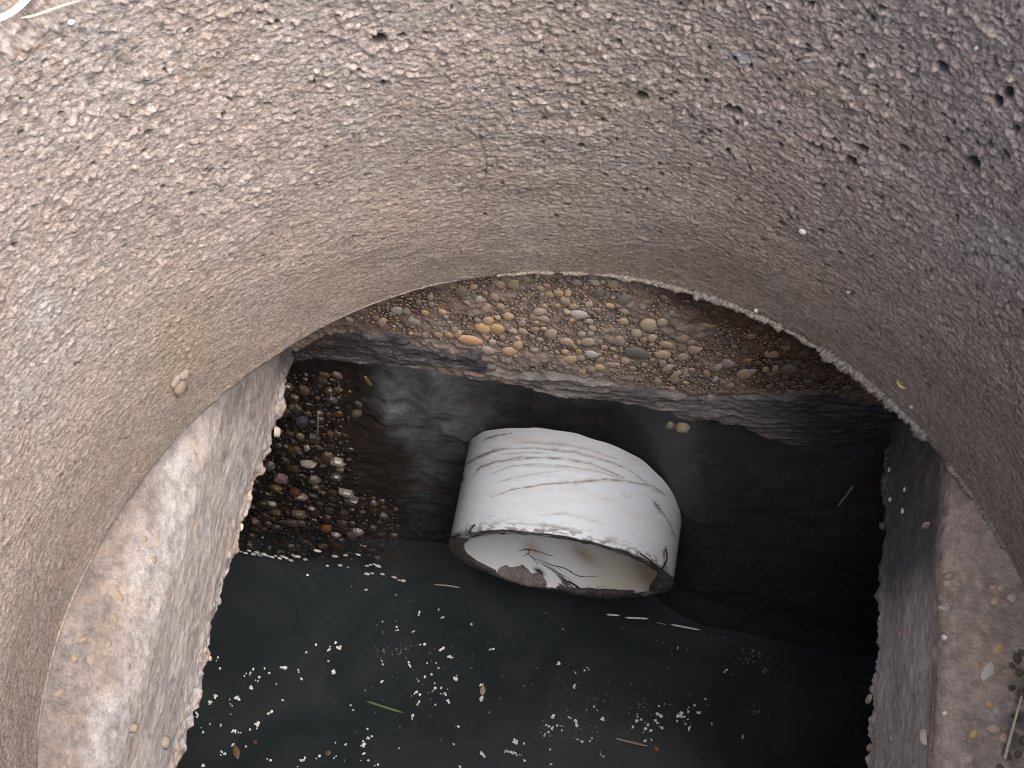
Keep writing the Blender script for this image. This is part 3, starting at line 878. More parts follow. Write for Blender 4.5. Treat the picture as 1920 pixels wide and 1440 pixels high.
for (a, b, w, hh, colr) in [(1655, 1060, 6, 16, (0.3, 0.29, 0.27)), (1645, 1200, 7, 10, (0.3, 0.27, 0.26)), (1632, 1290, 8, 20, (0.36, 0.33, 0.3)), (1622, 1310, 6, 14, (0.42, 0.36, 0.31)), (1625, 1400, 8, 12, (0.4, 0.33, 0.28)), (1632, 1430, 8, 16, (0.38, 0.28, 0.25)), (1648, 985, 8, 9, (0.1, 0.1, 0.1))]:
    P0 = on_z(a + 2, b, Z_SLAB0 + 0.001)
    k = np.linalg.norm(P0 - CAM) / F_PX
    nn = _n([-1, 0, 0.1])
    stone(slab, P0 - nn * 0.001, nn, w * k * .9, hh * k * .9, w * k * 0.8, random.uniform(-.3, .3), colr, 0.15)

# ================================================================== THING: tank below the slab
tank = empty('concrete_tank', (-0.02, 0.0, -0.1))
tag(tank, 'dark wet concrete tank wall below the slab with pebbles showing at its left', 'tank')
HOLE = [(735, 690), (820, 690), (960, 718), (1250, 775), (1480, 835), (1520, 900), (1440, 1010), (1340, 1100), (1100, 1140), (900, 1100), (815, 1015), (765, 930), (735, 830)]
PEBBLY = [(440, 1000), (480, 850), (530, 690), (650, 690), (700, 740), (665, 800), (700, 880), (745, 925), (760, 1010), (740, 1055), (600, 1050), (430, 1030)]
X, Z, P, px, py = back_grid(-0.305, 0.215, -0.03, Z_SLAB0 + 0.003, 700, 420)
sdh = poly_sd(px, py, HOLE) + 26 * (fbm(X * 60, Z * 60, 180, 3) - .5)
soft = lerp(70, 25, sstep(760, 1000, px))
dep = sstep(-10, 1, sdh / soft) * lerp(0.03, 0.004, sstep(1120, 1330, px))
pm = sstep(-20, 25, poly_sd(px, py, PEBBLY) + 40 * (fbm(X * 90, Z * 90, 183, 2) - .5))
nf = fbm(X * 300, Z * 300, 186, 4, 0.6)
nm = fbm(X * 70, Z * 70, 190, 3)
swirl = fbm(X * 28 + 0.8 * nm, Z * 34 + 0.8 * nm, 194, 3)
lumps = blob(px, py, 730, 735, 28, 22) * 0.008 + blob(px, py, 690, 715, 20, 20) * 0.005 + blob(px, py, 790, 830, 34, 48, 20) * 0.007 + blob(px, py, 715, 850, 26, 60, 15) * 0.004
flat_ = 1 - 0.85 * np.clip(blob(px, py, 790, 850, 120, 150, 15) * 1.3 + sstep(1000, 1200, px), 0, 1)
P[..., 1] -= -dep + flat_ * (0.0016 * (nf - .5) + 0.005 * (nm - .5)) + 0.0035 * (swirl - .5) + lumps * sstep(.2, .8, nm + .2) + 0.01 * sstep(0.03, 0.0, Z) * 0.3
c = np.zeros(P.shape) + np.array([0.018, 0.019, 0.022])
c = mixc(c, [0.036, 0.037, 0.041], sstep(1150, 1330, px))  # right part lightened in colour against the shade of the overhang
mort = np.clip(blob(px, py, 770, 850, 110, 150, 15) * 1.4, 0, 1) * (1 - 0.6 * pm) * sstep(690, 745, py)
c = mixc(c, [0.17, 0.18, 0.19], mort * np.clip(0.25 + 1.1 * swirl, 0, 1))
c = mixc(c, [0.05, 0.042, 0.036], sstep(0.5, 0.7, fbm(X * 100, Z * 100, 199, 3)) * 0.5 * sstep(1300, 1000, px))
c = mixc(c, [0.034, 0.026, 0.023], pm)
c = mixc(c, [0.04, 0.022, 0.014], blob(px, py, 690, 715, 120, 30, 0) * 0.9)
c = mixc(c, [0.045, 0.03, 0.02], blob(px, py, 1620, 900, 40, 30) * 0.7)
c = mixc(c, [0.028, 0.028, 0.036], blob(px, py, 1390, 950, 30, 90, -25) * 0.8)
c = c * np.clip(1 + 1.0 * (nf - .5), .5, 1.5)[..., None]
wet = np.clip(0.45 + 0.3 * pm + 0.1 * mort, 0, 1)
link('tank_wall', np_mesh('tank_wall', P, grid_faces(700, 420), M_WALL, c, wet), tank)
link('tank_wall', boxes('tank_wall', M_WALL, (0.035, 0.032, 0.03), [(-.33, -.30, -.3, .3, -.1, .2385)]), tank)
link('tank_wall', boxes('tank_wall', M_WALL, (0.035, 0.032, 0.03), [(.206, .25, -.3, .3, -.1, .2385)]), tank)
link('tank_wall', boxes('tank_wall', M_WALL, (0.035, 0.032, 0.03), [(-.299, .205, -.3, -.236, -.1, .2385)]), tank)
link('tank_wall', boxes('tank_wall', M_WALL, (0.02, 0.02, 0.02), [(-.299, .205, .275, .3, -.1, .2385)]), tank)
link('tank_floor', boxes('tank_floor', M_WALL, (0.03, 0.03, 0.03), [(-.33, .25, -.3, .3, -.12, -.1005)]), tank)

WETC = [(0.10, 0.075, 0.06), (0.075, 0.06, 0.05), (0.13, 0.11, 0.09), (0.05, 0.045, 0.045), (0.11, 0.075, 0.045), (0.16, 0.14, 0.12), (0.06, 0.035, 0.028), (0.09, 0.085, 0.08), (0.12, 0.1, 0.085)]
WN = [(632, 862 + 0, 15, 7, (0.42, 0.38, 0.33)), (577, 866, 14, 6, (0.45, 0.42, 0.38)), (577, 837, 6, 7, (0.45, 0.43, 0.4)), (527, 892, 15, 9, (0.24, 0.18, 0.17)), (588, 896, 12, 9, (0.2, 0.18, 0.16)), (631, 890, 12, 8, (0.18, 0.16, 0.14)),
      (648, 920, 14, 6, (0.34, 0.31, 0.28)), (614, 988, 12, 8, (0.22, 0.11, 0.05)), (673, 994, 10, 7, (0.4, 0.38, 0.35)), (568, 788, 14, 12, (0.08, 0.075, 0.1)), (559, 762, 8, 8, (0.14, 0.12, 0.09)), (549, 762 - 2, 7, 6, (0.16, 0.14, 0.12)), (571, 728, 10, 9, (0.14, 0.1, 0.08)),
      (565, 815, 8, 7, (0.2, 0.18, 0.16)), (588, 818, 12, 9, (0.1, 0.08, 0.07)), (520, 912, 10, 8, (0.2, 0.14, 0.06)), (553, 918, 13, 9, (0.13, 0.06, 0.05)), (563, 927, 14, 5, (0.24, 0.2, 0.18)), (618, 728, 9, 8, (0.15, 0.12, 0.07)), (690, 710, 5, 13, (0.2, 0.15, 0.09)),
      (505, 870, 10, 10, (0.2, 0.19, 0.18)), (512, 942, 9, 5, (0.3, 0.28, 0.26)), (585, 950, 7, 4, (0.34, 0.31, 0.28)), (560, 960, 14, 7, (0.15, 0.11, 0.09)), (632, 1000, 9, 5, (0.36, 0.34, 0.32)), (718, 964, 9, 6, (0.16, 0.15, 0.13)), (700, 940, 8, 6, (0.18, 0.17, 0.17)),
      (660, 935, 16, 9, (0.1, 0.09, 0.085)), (540, 720, 12, 8, (0.13, 0.11, 0.09)), (600, 770, 9, 7, (0.13, 0.08, 0.05))]
taken = []
for (a, b, w, hh, colr) in WN:
    P0 = on_back(a, b)
    k = np.linalg.norm(P0 - CAM) / F_PX
    stone(tank, P0 + BACK_N * 0.001, BACK_N, w * k, hh * k * 1.5, w * k * .6, rad(180 + random.uniform(-15, 30)), np.array(colr) * .5, 0.9, 'pebble', WET_PEB)
    taken.append((a, b, w * .85))
WPOLY = [(450, 1005), (485, 850), (540, 700), (640, 700), (690, 745), (650, 810), (690, 885), (740, 930), (750, 1005), (735, 1050), (600, 1045), (440, 1022)]
for (a, b, r) in rand_in_poly(WPOLY, 190, 7.0, taken=taken):
    P0 = on_back(a, b)
    k = np.linalg.norm(P0 - CAM) / F_PX
    if a > 640 and b < 930 and random.random() < (a - 600) / 110: continue
    w = random.uniform(5, 13) * random.choice([.8, 1, 1])
    colr = np.array(random.choice(WETC)) * random.choice([.35, .6, .9, 1.1, 1.6])
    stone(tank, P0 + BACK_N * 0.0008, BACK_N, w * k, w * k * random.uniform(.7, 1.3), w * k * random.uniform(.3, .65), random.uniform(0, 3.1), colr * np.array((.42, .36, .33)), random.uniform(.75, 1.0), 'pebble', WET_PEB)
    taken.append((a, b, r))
grains = []
for (a, b, r) in rand_in_poly(WPOLY, 500, 3.2, taken=taken):
    P0 = on_back(a, b)
    k = np.linalg.norm(P0 - CAM) / F_PX
    if a > 640 and b < 930 and random.random() < (a - 600) / 110: continue
    w = random.uniform(2.2, 4.2)
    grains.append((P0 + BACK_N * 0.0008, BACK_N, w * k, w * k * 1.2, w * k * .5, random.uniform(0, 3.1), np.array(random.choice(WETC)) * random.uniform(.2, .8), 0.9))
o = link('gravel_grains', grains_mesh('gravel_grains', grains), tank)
o['kind'] = 'stuff'

# ================================================================== THING: white pipe
PC = np.array([-0.042, 0.185, 0.1073])
pipe_ax = _n([0.0, -1.0, -0.045])                # points out of the wall, at the viewer
pu = _n(np.cross(pipe_ax, [0, 0, 1.0]))
pw = np.cross(pu, pipe_ax)
RO, RI = 0.057, 0.0505
pipe = empty('plastic_pipe', PC)
tag(pipe, 'scuffed white plastic pipe stub sticking out of the dark tank wall', 'pipe')


def pipe_pt(a, l, r):
    """a: degrees from the left over the top; l: distance back from the mouth"""
    a = np.radians(a)
    return PC + np.asarray(r)[..., None] * (np.cos(a)[..., None] * pu + np.sin(a)[..., None] * pw) - np.asarray(l)[..., None] * pipe_ax


def pipe_mesh():
    na = 560
    an = np.linspace(0, 360, na, endpoint=False)
    back = np.interp(an, [0, 50, 70, 85, 100, 115, 130, 145, 160, 180, 220, 300, 360], [.054, .0525, .0515, .0508, .0498, .048, .0446, .0398, .0345, .030, .04, .06, .054])
    back = sum(np.roll(back, q) for q in range(-14, 15)) / 29 + 0.0012 * (vnoise(an / 9, an * 0, 237) - .5)
    lo = np.linspace(0, 1, 150)
    prof = [('o', t) for t in lo[::-1]] + [('r', t) for t in np.linspace(0.08, .92, 10)] + [('i', t) for t in lo]
    nv = len(prof)
    A = np.repeat(an[:, None], nv, 1)
    Lk = np.zeros((na, nv))
    Rk = np.zeros((na, nv))
    for j, (s, t) in enumerate(prof):
        if s == 'o': Lk[:, j], Rk[:, j] = t * back, RO
        elif s == 'i': Lk[:, j], Rk[:, j] = t * (back - 0.0005), RI
        else: Lk[:, j], Rk[:, j] = 0, lerp(RO, RI, t)
    kind = np.array([p[0] for p in prof])
    out = np.broadcast_to(kind == 'o', (na, nv)) * 1.0
    ins = np.broadcast_to(kind == 'i', (na, nv)) * 1.0
    rim = np.broadcast_to(kind == 'r', (na, nv)) * 1.0
    # slightly chewed mouth
    mouth = np.exp(-(Lk / 0.003) ** 2)
    Lk = Lk + mouth * 0.0012 * (fbm(A * .22, Rk * 400, 200, 3) - 0.5)
    V = pipe_pt(A, Lk, Rk)
    px, py = proj(V)
    c = np.zeros(V.shape) + np.array([0.68, 0.74, 0.80])
    u = A * 0.001 * 57 / 57.3 * 10
    # scuffs: long brown arcs round the pipe (given by a start, an end and a sag in the picture of the stub)
    soil = np.zeros((na, nv))
    S = [((1110 - 10, 885 + 10), (985, 912), -6, 2.4, .7), ((985, 870), (1100, 862), -6, 2, .55)]
    arcs = [  # (px,py) polylines in photograph pixels
        ([(872, 872), (890, 860), (920, 848), (948, 841)], 3.0, 1.0), ([(887, 892), (900, 876), (930, 866), (975, 858), (1010, 857)], 2.6, .8), ([(866, 905), (869, 893)], 3, .9),
        ([(925, 842), (1000, 840), (1080, 848), (1150, 868), (1185, 884)], 3.2, .6), ([(960, 864), (1000, 858), (1060, 860), (1110, 870), (1170, 896)], 3.0, .65),
        ([(922, 888), (960, 874), (1010, 870), (1060, 874), (1120, 884), (1168, 898)], 2.2, .45), ([(925, 908), (960, 896), (1020, 886), (1050, 884)], 2.0, .45),
        ([(922, 932), (960, 918), (1020, 908), (1080, 904), (1130, 899), (1170, 901), (1225, 912), (1250, 930)], 2.8, .75), ([(905, 826), (925, 818), (960, 812)], 3, .8),
        ([(960, 829), (1010, 830), (1060, 834), (1110, 844), (1160, 862)], 4, .4), ([(1180, 880), (1210, 905), (1235, 925)], 3, .4), ([(1225, 940), (1235, 952), (1242, 962)], 5, .95),
        ([(1240, 958), (1256, 982), (1264, 1005)], 3.4, .7), ([(1015, 966), (1060, 963), (1100, 972), (1130, 982)], 5, .25), ([(975, 982), (1030, 986), (1090, 996)], 3.5, .5), ([(1015, 997), (1060, 992), (1090, 1000)], 3, .6),
        ([(1246, 1058), (1245, 1036), (1249, 1024)], 3.5, .85), ([(1200, 1036), (1215, 1052), (1230, 1064), (1244, 1074)], 3.5, .8), ([(1110, 1010), (1150, 1018), (1175, 1022)], 4, .35),
        ([(940, 852), (990, 848), (1040, 850)], 1.6, .5), ([(985, 874), (1060, 876), (1085, 876)], 1.6, .5), ([(1165, 928), (1185, 934)], 2.5, .3), ([(900, 975), (930, 965)], 2, .3)]
    front = out * (sstep(0.0, 0.2, np.sin(np.radians(A)) + .25))
    for (pl, wd, st) in arcs:
        pl = np.array(pl, float)
        d = np.full(px.shape, 1e9)
        tt = np.zeros(px.shape)
        for i in range(len(pl) - 1):
            a_, b_ = pl[i], pl[i + 1]
            e = b_ - a_
            t = np.clip(((px - a_[0]) * e[0] + (py - a_[1]) * e[1]) / (e @ e), 0, 1)
            dd = np.hypot(px - a_[0] - t * e[0], py - a_[1] - t * e[1])
            tt = np.where(dd < d, (i + t) / (len(pl) - 1), tt)
            d = np.minimum(d, dd)
        w = wd * (0.35 + 0.65 * np.sin(np.pi * np.clip(tt, .02, .98))) * (0.6 + 0.8 * vnoise(px / 14, py / 5, 210))
        soil = np.maximum(soil, st * front * (0.85 * np.exp(-(d / (w * .75)) ** 2) * (0.35 + 1.0 * vnoise(px / 7, py / 2.5, 212)) + 0.2 * np.exp(-(d / (w * 2.6)) ** 2) * sstep(.35, .75, vnoise(px / 16, py / 4, 213))))
    haze = sstep(0.5, 0.8, fbm(A * .03, Lk * 500, 214, 4)) * 0.22 * out
    c = mixc(c, [0.45, 0.41, 0.36], haze * .7)
    c = mixc(c, [0.5, 0.5, 0.49], out * sstep(0.03, 0.05, Lk) * 0.35)
    c = mixc(c, [0.145, 0.115, 0.095], np.clip(soil * 1.2, 0, .95))
    c = mixc(c, [0.5, 0.46, 0.41], out * sstep(.5, .8, fbm(px / 60 + 9, py / 9, 236, 3)) * sstep(1010, 850, py) * .3)
    # scrapes near the mouth
    nr = fbm(A * .35, Lk * 900, 218, 3)
    c = mixc(c, [0.12, 0.09, 0.075], out * np.exp(-(Lk / 0.004) ** 2) * sstep(.52, .62, nr) * .75)
    c = mixc(c, [0.07, 0.06, 0.055], out * np.exp(-(Lk / 0.0022) ** 2) * sstep(.35, .5, fbm(A * .12, Lk * 200, 222, 2)) * .9 * np.clip(sstep(60, 20, A) + sstep(150, 172, A) + sstep(300, 330, A), 0, 1))
    # rim face: dirty grey plastic, black in places
    rn = fbm(A * .2, Rk * 900, 226, 3)
    c = mixc(c, [0.075, 0.065, 0.062], rim * np.clip(sstep(.3, .55, rn) * 0.9 + 0.35, 0, .97))
    # inside: stained yellow-green to the right and the crown, streaks of black slime
    stn = sstep(1010, 1230, px) * 0.75
    c = mixc(c, [0.56, 0.52, 0.41], ins * np.clip(0.12 + stn, 0, 1) * (0.5 + 0.5 * fbm(A * .05, Lk * 90, 230, 3)) * 1.3)
    c = mixc(c, [0.33, 0.25, 0.16], ins * np.clip(blob(px, py, 1095, 1040, 30, 12, 38) * .8 + blob(px, py, 1000, 1030, 22, 12, 40) * .7 + blob(px, py, 1215, 1080, 18, 40, -30) * .9, 0, 1))
    st2 = sstep(0.55, 0.64, fbm((px - py * 1.1) / 14 + 60, (px + py) / 70 + 9, 234, 3)) * np.clip(blob(px, py, 1075, 1100, 60, 24, 25), 0, 1)
    c = mixc(c, [0.03, 0.026, 0.024], ins * np.clip(st2 * 1.2 + blob(px, py, 1012, 1072, 11, 5, 35) * 1.2 * (rn > .3) + blob(px, py, 1165, 1113, 20, 5, 0) * .8, 0, .96))
    wet = lerp(0.75, 0.45, np.clip(soil + rim, 0, 1))
    return np_mesh('pipe_wall', V, grid_faces(na, nv, wrap=True)[:, ::-1], M_PVC, c, wet)


link('pipe_wall', pipe_mesh(), pipe)


# sludge stuck to the mouth of the pipe: rough crust patches
def crust(a0, a1, width, thick, seed, inward, colr=(0.075, 0.068, 0.066)):
    na, nb = int(abs(a1 - a0) * 2.2) + 8, 22
    an = np.linspace(a0, a1, na)
    tb = np.linspace(-1, 1, nb)
    A, Tb = np.meshgrid(an, tb, indexing='ij')
    e = np.sin(np.pi * np.clip((A - a0) / (a1 - a0), 0, 1)) ** 0.5
    w = width * e * (0.55 + 0.9 * fbm(A * .16 + seed, A * 0, 240 + seed, 3))
    Tn = fbm(A * .35 + seed, Tb * 3, 244 + seed, 4, .6)
    prof = np.sqrt(np.clip(1 - Tb ** 2, 0, 1)) * e
    # runs from the outer edge across the rim and into the bore
    s = (Tb + 1) * .5 * (w * inward + (RO - RI) + 0.001)
    r = np.where(s < RO - RI + .0006, RO + .0003 - s, RI - .0003) - 0.0
    l = np.where(s < RO - RI + .0006, 0.0, s - (RO - RI))
    hgt = prof * thick * (0.3 + 1.2 * Tn)
    r = r - np.where(l > 0, hgt, 0)
    l = l - np.where(l > 0, 0, hgt)
    V = pipe_pt(A, l, r)
    c = np.zeros(V.shape) + np.array(colr)
    c = c * (0.5 + 1.2 * fbm(A * .5, Tb * 5, 250 + seed, 3))[..., None]
    c = mixc(c, [0.4, 0.38, 0.36], sstep(.7, .78, fbm(A * .9, Tb * 7, 254 + seed, 2)) * (.5 if seed == 2 else .1))
    link('sludge_crust', np_mesh('sludge_crust', V, grid_faces(na, nb), M_SLUDGE, c, 0.45 + 0 * A), pipe)


crust(-45, 28, 0.004, 0.0015, 1, 0.15)
crust(-80, -46, 0.006, 0.002, 2, 1.0, (0.17, 0.155, 0.15))
crust(165, 205, 0.006, 0.002, 3, 0.8, (0.09, 0.085, 0.085))
crust(-140, -86, 0.004, 0.0018, 4, 0.3, (0.06, 0.05, 0.05))


def inside(px_, py_):
    """point on the bore seen at this pixel (far side of the bore)"""
    r = ray(px_, py_)
    o_ = CAM - PC
    r2 = r - pipe_ax * (r @ pipe_ax)
    o2 = o_ - pipe_ax * (o_ @ pipe_ax)
    a_, b_, c_ = r2 @ r2, 2 * r2 @ o2, o2 @ o2 - (RI - 0.0006) ** 2
    disc = max(b_ * b_ - 4 * a_ * c_, 0)
    return CAM + r * ((-b_ + math.sqrt(disc)) / (2 * a_))


def spline(pts, n):
    P = np.asarray(pts, float)
    t = np.linspace(0, len(P) - 1, n)
    out = []
    for q in t:
        i = min(int(q), len(P) - 2)
        f = q - i
        p0, p1, p2, p3 = P[max(i - 1, 0)], P[i], P[i + 1], P[min(i + 2, len(P) - 1)]
        out.append(0.5 * ((2 * p1) + (-p0 + p2) * f + (2 * p0 - 5 * p1 + 4 * p2 - p3) * f * f + (-p0 + 3 * p1 - 3 * p2 + p3) * f ** 3))
    return np.array(out)


ROOTS = [([(1003, 1046), (1030, 1058), (1060, 1066), (1085, 1080), (1120, 1081)], .00045), ([(985, 1036), (1000, 1046), (1008, 1060)], .0004), ([(972, 1034), (984, 1030), (998, 1031), (1012, 1036)], .0005),
         ([(980, 1044), (992, 1036), (986, 1028)], .0004), ([(1010, 1032), (1025, 1040), (1040, 1043)], .0004), ([(1005, 1052), (1040, 1070), (1075, 1090)], .00035), ([(996, 1100), (1030, 1107), (1075, 1107)], .00035),
         ([(1055, 1085), (1075, 1096), (1090, 1108)], .0007), ([(1065, 1088), (1090, 1104)], .0006), ([(1100, 1098), (1115, 1108), (1132, 1118)], .0005), ([(1098, 1106), (1120, 1118)], .0006), ([(1000, 1066), (1012, 1071), (1018, 1080)], .0007)]
for (pl, r) in ROOTS:
    P = spline([inside(*p) for p in pl], 4 * len(pl))
    t = np.linspace(0, 1, len(P))
    o = link('root_strand', tube(P, r * .48 * (0.3 + np.sin(np.pi * t) * .75), 5, 'root_strand', M_SLUDGE, (0.035, 0.028, 0.024), 0.5, .15), pipe)
# small hairs of dirt hanging on the outer edge
for (pts_) in [[(880, 1000), (884, 990), (890, 984)], [(1240, 1068), (1250, 1050), (1249, 1030)], [(1200, 1038), (1218, 1050), (1236, 1068)], [(843, 1000), (848, 1008), (862, 1002)]]:
    Pp = []
    for (a, b) in pts_:
        r = ray(a, b)
        o_ = CAM - PC
        r2, o2 = r - pipe_ax * (r @ pipe_ax), o_ - pipe_ax * (o_ @ pipe_ax)
        a_, b_, c_ = r2 @ r2, 2 * r2 @ o2, o2 @ o2 - (RO + 0.0003) ** 2
        Pp.append(CAM + r * ((-b_ - math.sqrt(max(b_ * b_ - 4 * a_ * c_, 0))) / (2 * a_)))
    link('root_strand', tube(spline(Pp, 10), .0004, 5, 'root_strand', M_SLUDGE, (0.04, 0.035, 0.03), .4, .2), pipe)

# ================================================================== THINGS: bits on the water
def fleck_mesh():
    V, Q = [], []
    for b in range(random.choice([1, 2, 2, 3, 4])):
        cx_, cy_, r_ = random.uniform(-.75, .75), random.uniform(-.75, .75), random.uniform(.35, .8)
        k0 = len(V)
        for (q, hh_) in ((1.0, -.2), (.92, .4), (.5, .85)):
            for j in range(6):
                w_ = r_ * q * random.uniform(.8, 1.15)
                V.append((cx_ + w_ * math.cos(j * 1.047), cy_ + w_ * math.sin(j * 1.047), r_ * hh_))
        V.append((cx_, cy_, r_))
        for q in range(2):
            for j in range(6):
                Q.append((k0 + q * 6 + j, k0 + q * 6 + (j + 1) % 6, k0 + q * 6 + 6 + (j + 1) % 6, k0 + q * 6 + 6 + j))
        for j in range(6):
            Q.append((k0 + 12 + j, k0 + 12 + (j + 1) % 6, k0 + 18))
    me = bpy.data.meshes.new('foam_fleck')
    me.from_pydata(V, [], Q)
    me.update()
    for p in me.polygons: p.use_smooth = True
    me.materials.append(M_FOAM)
    return me


FLECK = [fleck_mesh() for _ in range(24)]
Z7 = [(768,298),(1016,362),(1093,383),(1267,408),(1398,508),(1508,494),(1528,538),(1192,559),(1273,586),(1270,604),(1367,614),(928,675),(894,697),(948,700),(885,722),(820,687),(1418,690),(1529,712),(1571,753),(762,740),(890,778),(917,838),
      (1199,788),(1340,790),(1350,815),(1488,790),(1500,818),(1440,785),(1470,858),(1438,868),(1393,886),(1485,898),(1188,893),(1600,877),(1612,868),(1746,911),(1752,990),(278,820),(266,768),(465,830),(410,860),(425,848),(450,852),
      (478,890),(500,880),(456,925),(530,825),(550,845),(632,815),(645,828),(718,840),(735,878),(598,914),(255,975),(250,990),(225,1010),(333,995),(377,985),(335,1030),(340,1077),(620,1002),(563,1066),(1014,1025),(1027,1055),(1358,1100),
      (1358,1085),(150,1078),(146,1095),(217,1131),(172,1157),(185,1180),(288,1150),(355,1170),(372,1185),(390,1185),(445,1162),(490,1135),(487,1150),(1106,1165),(1130,1205),(1110,1215),(1090,1240),(1085,1255),(347,1256),(427,1257),
      (280,1285),(278,1305),(305,1300),(928,1240),(985,1250),(1281,1268),(553,1338),(735,1335),(755,1328),(833,1322),(928,1325),(1065,1332),(1112,1338),(1085,1300),(180,1370),(710,1375),(1160,1368),(1395,1012),(1380,960),(1405,968),
      (1357,975),(1478,950),(1488,930),(1522,937),(1557,938),(1532,965),(1550,968),(1560,1003),(1568,1012),(1493,1030),(1757,1307),(1620,1150),(1595,1245),(1885,1285),(1910,1290),(1620,1370),(1810,712),(1700,575)]
Z8 = [(385,427),(460,470),(505,460),(530,448),(457,537),(402,670),(357,682),(437,692),(470,713),(515,652),(548,642),(568,662),(598,698),(332,730),(350,740),(375,728),(395,735),(403,757),(325,762),(313,778),(475,793),(497,808),(768,680),
      (765,705),(785,700),(800,712),(815,730),(805,740),(820,722),(855,700),(873,680),(870,735),(885,742),(860,712),(725,675),(792,750),(745,735),(828,765),(800,805),(832,797),(868,635),(962,680),(975,672),(990,685),(1010,660),(1015,645),
      (1010,700),(995,718),(1045,627),(1062,665),(1017,740),(960,705),(1103,605),(1100,632),(1133,717),(1280,783),(165,805),(180,805),(212,815),(178,818),(125,855),(165,860),(180,868),(195,875),(217,900),(345,847),(595,873),(345,915),(545,803),(962,355),(1190,462)]
PTS = [(320 + a / 3, 980 + b / 3) for a, b in Z7] + [(900 + a / 2.595, 1080 + b / 2.595) for a, b in Z8]
n0 = None
for (a, b) in PTS:
    P0 = on_z(a, b, 0.0)
    k = np.linalg.norm(P0 - CAM) / F_PX
    s = random.uniform(2.5, 5.0) * k * (1 if random.random() < .8 else .6)
    o = link('foam_fleck', random.choice(FLECK), None, frame_mtx((P0[0], P0[1], 0.0004), (0, 0, 1), s * random.uniform(.9, 1.3), s * random.uniform(.7, 1.0), s * 0.55, random.uniform(0, 3.1)))
    g = random.uniform(0.84, 0.9)
    o.color = (g * .97, g, g, 0.2)
    if a < 560: lab = 'white foam fleck floating near the left slab edge'
    elif a < 760 and b < 1290: lab = 'white foam fleck floating left of the pipe above the green grass blade'
    elif b < 1300 and a < 880: lab = 'white foam fleck in the cluster straight below the left end of the pipe mouth'
    elif b < 1290: lab = 'white foam fleck on the dark water right below the pipe mouth'
    elif a > 1250: lab = 'white foam fleck right of the dense clump at the front'
    elif a > 1160: lab = 'white foam fleck in the dense clump by the tan straw'
    elif a > 1000: lab = 'white foam fleck left of the dense clump and the tan straw'
    else: lab = 'white foam fleck at the front, just below the green grass blade'
    tag(o, lab, 'foam fleck', lab.replace('white foam fleck', 'white foam flecks', 1))
# pale crumbs standing for wet glints along the foot of the back wall
WL = [(445, 1022), (455, 1026), (463, 1028), (470, 1024), (478, 1030), (484, 1027), (490, 1033), (498, 1031), (505, 1034), (513, 1036), (520, 1034), (527, 1038), (533, 1035), (540, 1038), (548, 1042), (552, 1032), (560, 1035), (575, 1040), (598, 1024), (630, 1034), (650, 1032), (674, 1031),
      (690, 1052), (697, 1050), (704, 1049), (711, 1052), (690, 1067), (700, 1066), (720, 1068), (742, 1074), (750, 1079), (758, 1080), (616, 1052), (640, 1051), (655, 1055)]
for (a, b) in WL:
    P0 = on_back(a, b) + BACK_N * 0.003
    k = np.linalg.norm(P0 - CAM) / F_PX
    s = random.uniform(2.4, 5.0) * k
    o = link('glint_crumb', random.choice(CRUMB), None, frame_mtx(P0, BACK_N, s * 1.4, s * .8, s * .6, random.uniform(-.5, .5)))
    g = random.uniform(0.4, 0.7)
    o.color = (g, g, g * .96, 0.7)
    tag(o, 'pale crumb standing for a wet glint at the waterline of the pebbly wall', 'crumb', 'glint crumbs along the waterline left of the pipe')


def strand(name, pts, z, r, colr, label, cat, group=None, n=14, flat=0.45, taper=True):
    P = spline([on_z(a, b, z) for a, b in pts], n)
    t = np.linspace(0, 1, n)
    R = r * (np.clip(np.minimum(t, 1 - t) * 6, .3, 1) if taper else np.ones(n))
    o = link(name, tube(P, R, 6, name, M_FIBRE, colr, .3, 0, flat=flat))
    o.color = (*colr, 0.3)
    return tag(o, label, cat, group)


strand('grass_blade', [(688, 1315), (710, 1322), (735, 1330), (756, 1336)], 0.0008, .0007, (0.14, 0.2, 0.05), 'green grass blade floating on the dark water', 'grass blade')
strand('straw', [(1152, 1384), (1180, 1391), (1215, 1399)], 0.0008, .00065, (0.36, 0.3, 0.24), 'thin tan straw floating beside a cluster of white flecks', 'straw')
strand('straw', [(814, 1096), (840, 1098), (863, 1102)], 0.0008, .0004, (0.42, 0.4, 0.38), 'short thin pale straw floating just left of the pipe mouth', 'straw')
strand('straw', [(1240, 1304), (1256, 1307), (1274, 1306)], 0.0008, .0008, (0.2, 0.23, 0.23), 'short grey straw above the clump of white flecks', 'straw') if False else None
for i, (pts, r, lab) in enumerate([([(1137, 1152), (1150, 1153), (1162, 1154)], .0011, 'shortest bright white strip standing for a waterline glint, nearest the pipe mouth'), ([(1172, 1158), (1195, 1159), (1216, 1160)], .0012, 'bright white strip standing for a glint, second along the line from the pipe mouth'),
                                   ([(1230, 1167), (1240, 1169), (1250, 1171)], .0007, 'faint grey strip standing for a glint between two bright white ones'), ([(1258, 1171), (1285, 1176), (1312, 1181)], .0011, 'long slanting white strip standing for a glint, farthest from the pipe mouth')]):
    strand('glint_strip', pts, 0.0006, r * .48, (0.8, 0.82, 0.82) if i != 2 else (0.25, 0.26, 0.26), lab, 'glint strip', 'glint strips along the shaded edge of the water')  # light glints on the waterline, modelled as thin pale strips


